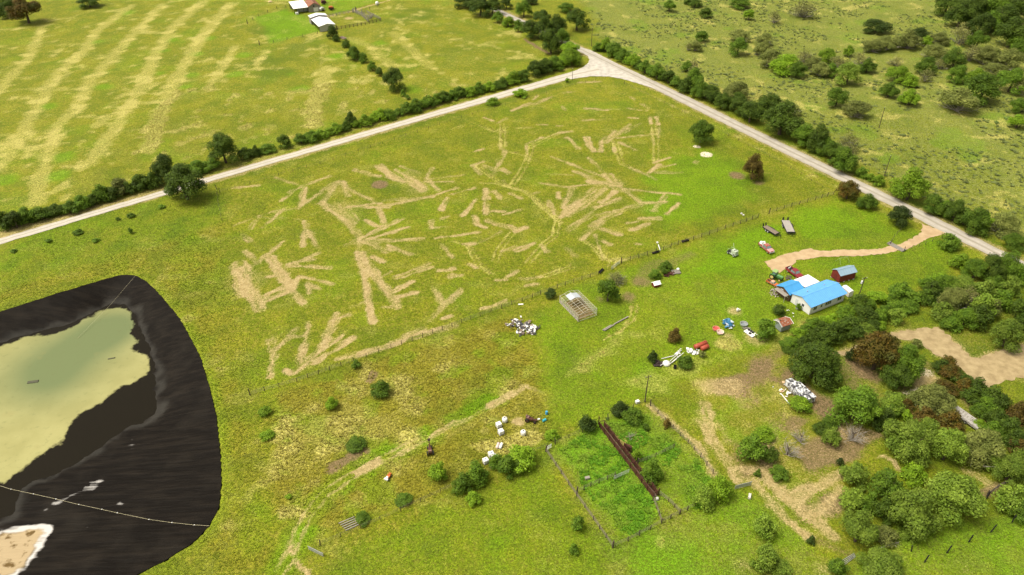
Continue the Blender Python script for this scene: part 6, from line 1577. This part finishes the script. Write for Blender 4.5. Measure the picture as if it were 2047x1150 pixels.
# leafless trees in the neighbour's bare yard
for x, y, w, h, lab in ((1575,905,58,44,"bleached leafless tree lying over beside the neighbour's dirt lane"), (1600,878,44,26,"low grey dead branches right of the leaning green bush"), (1705,876,56,38,"grey leafless tree below the broad green tree")):
    c = at(x, y, .6); R = w/2*slant(c)/FPX
    root = thing("dead_tree", lab, "dead tree", (c.x, c.y, -.05), prs.uniform(0,6))
    b_ = link_mesh("branches", prs.choice(TWIGS), DEAD, root); b_.scale = (R, R, R*.8)
    tk = link_mesh("trunk", prs.choice(TRUNKS), DEAD, root); tk.scale = (R*.7, R*.7, R*.8)
# ================================================================== GRASS AND WEEDS
b_ = link_mesh("branches", TWIGS[0], DEAD, BRUSH_AT); b_.scale = (1.6,1.0,1.0)
rs = np.random.RandomState(5)
ROADS = [P([(-260,553),(0,477),(405,357.5),(900,213.5),(1144,143.5),(1190,131),(1205,147),(1144,157),(900,224),(405,367.5),(0,488.5),(-250,567)]),
         P([(985,13),(1141,84),(1380,196),(1680,343),(1841,421),(2003,501),(2260,626),(2250,648),(2010,527),(1838,440),(1672,358),(1372,210),(1129,89),(973,16)]),
         P(drv_up + drv_lo[::-1]), RIMW]
BLD = [[local(ha,HY,x,y).to_tuple()[:2] for x,y in ((-.8,-.3),(13.4,-.3),(13.4,11.5),(-.8,11.5))], [local(sa,SY,x,y).to_tuple()[:2] for x,y in ((0,0),(5.6,0),(5.6,3.3),(0,3.3))],
       [local(b1,BY,x,y).to_tuple()[:2] for x,y in ((0,0),(15,0),(15,11.5),(0,11.5))], [local(b2,B2Y,x,y).to_tuple()[:2] for x,y in ((0,0),(8.5,0),(8.5,20),(0,20))]]
def sample(n, box):
    X = rs.uniform(box[0], box[1], n); Y = rs.uniform(box[2], box[3], n)
    # inside the view wedge with a margin
    k = np.abs(X) < (Y*.72+45)
    return X[k], Y[k]
def look(ch, X, Y):
    i = np.clip(np.searchsorted(gx, X)-1, 0, nx-2); j = np.clip(np.searchsorted(gy, Y)-1, 0, ny-2)
    return CH[ch][j, i]
def off_hard(X, Y, m=.4):
    ok = np.ones(X.shape, bool)
    for pl_ in ROADS+BLD: ok &= poly_sd(X, Y, pl_) < -m
    return ok
def tufts(name, X, Y, size, hgt, col, label, nb=5, lean=.75):
    """each tuft is a fan of splayed blades"""
    n = len(X)
    a = rs.uniform(0, 2*np.pi, (n,1)) + np.arange(nb)[None,:]*(2*np.pi/nb) + rs.uniform(-.4,.4,(n,nb))
    s = (size*rs.uniform(.6,1.4,n))[:,None]*np.ones((1,nb)); h = (hgt*rs.uniform(.6,1.4,n))[:,None]*rs.uniform(.6,1.1,(n,nb))
    ca, sa_ = np.cos(a), np.sin(a)
    bx, by = X[:,None], Y[:,None]
    w = s*.42
    p0 = np.stack([bx-sa_*w, by+ca*w, np.full_like(a,-.08)], -1); p1 = np.stack([bx+sa_*w, by-ca*w, np.full_like(a,-.08)], -1)
    tip = np.stack([bx+ca*s*lean, by+sa_*s*lean, h], -1)
    V = np.stack([p0,p1,tip], 2).reshape(-1,3)
    F = np.arange(n*nb*3).reshape(-1,3)
    me = np_mesh(name, V, F, 3)
    cc = col*rs.uniform(.78,1.22,(n,1))
    cc = np.repeat(cc, nb*3, axis=0).reshape(n,nb,3,3)*rs.uniform(.8,1.2,(n,nb,1,1))
    C4 = np.concatenate([cc.reshape(-1,3), np.ones((n*nb*3,1))], 1)
    at_ = me.color_attributes.new("col", 'FLOAT_COLOR', 'POINT'); at_.data.foreach_set("color", C4.astype(np.float32).ravel())
    return tag(link_mesh(name, me, M_TUFT), label, "grass", kind="stuff")
m, N, Lk, b = newmat("grass_blades")
A = N.new("ShaderNodeAttribute"); A.attribute_name = "col"
Lk.new(A.outputs["Color"], b.inputs["Base Color"]); b.inputs["Roughness"].default_value = .7; b.inputs["Specular IOR Level"].default_value = .2
trl = N.new("ShaderNodeBsdfTranslucent"); Lk.new(A.outputs["Color"], trl.inputs["Color"])
ms = N.new("ShaderNodeMixShader"); ms.inputs[0].default_value = .3; Lk.new(b.outputs[0], ms.inputs[1]); Lk.new(trl.outputs[0], ms.inputs[2]); Lk.new(ms.outputs[0], N["Material Output"].inputs[0])
M_TUFT = m
def mixcol(base, parts):
    c = np.array(base)[None,:]*np.ones((len(parts[0][0]),1))
    for w, q in parts: c = c*(1-w[:,None])+np.array(q)[None,:]*w[:,None]
    return c
# short grass everywhere near, taller in the unmown paddocks
X, Y = sample(260000, (-150,170,78,300)); 
keep = (look('dirt',X,Y) < .35) & (look('red',X,Y) < .6) & (rs.uniform(0,1,len(X)) < np.clip(1.25-Y/340,.25,1))
X, Y = X[keep], Y[keep]; ok = off_hard(X,Y); X, Y = X[ok], Y[ok]
lu, st, ta, dk, we = (look(k,X,Y) for k in ('lush','straw','tall','dark','weed'))
G = mixcol(C_GRASS_A, [(np.clip(ta*.8,0,1),C_TALL),(lu*.85,C_LUSH),(dk*.6,C_DARK),(np.clip(st,0,1)*.75,C_STRAW),(lu*we*.8,C_LUSHWEED)])*1.6
hg = .05+.15*ta+.04*we; sz = .24+.20*ta+.10*we
tufts("grass", X, Y, sz, hg, G, "short and tall meadow grass covering the fields and yard", 4)
# dark weed clumps in the far pasture and pens
X, Y = sample(42000, (-20,330,120,470)); 
keep = (look('weed',X,Y) > .25) & (fbm(X,Y,14,71) > .47) & (rs.uniform(0,1,len(X)) < .42)
X, Y = X[keep], Y[keep]; ok = off_hard(X,Y); X, Y = X[ok], Y[ok]
lu = look('lush',X,Y)
tufts("weeds", X, Y, .65+.6*rs.uniform(0,1,len(X))**3, .22+.22*rs.uniform(0,1,len(X)), mixcol((.135,.165,.045), [(lu*.9,(.07,.22,.015))]), "low dark weed clumps scattered over the far pasture", 7, 1.0)
X, Y = sample(60000, (0,130,85,140))
keep = (look('weed',X,Y) > .5) & (look('lush',X,Y) > .5) & (fbm(X,Y,3,79) > .40); X, Y = X[keep], Y[keep]; ok = off_hard(X,Y); X, Y = X[ok], Y[ok]
tufts("weeds", X, Y, np.full(len(X),.40), np.full(len(X),.24), mixcol((.12,.27,.012), [(sstep(.4,.65,fbm(X,Y,3.5,77))*.8,(.20,.30,.025))]), "lush bright green broadleaf weeds filling the cattle pens", 6, .8)
# dry stalks on the windrows and in the tall paddock
X, Y = sample(120000, (-150,120,85,330))
keep = (look('straw',X,Y) > .5) & (look('dirt',X,Y) < .4); X, Y = X[keep], Y[keep]; ok = off_hard(X,Y); X, Y = X[ok], Y[ok]
tufts("dry_grass", X, Y, np.full(len(X),.32), .16+.3*look('tall',X,Y), mixcol(C_STRAW, [(rs.uniform(0,.5,len(X)),C_TALL)])*1.15, "dry straw coloured grass on windrows and in the tall paddock", 4)
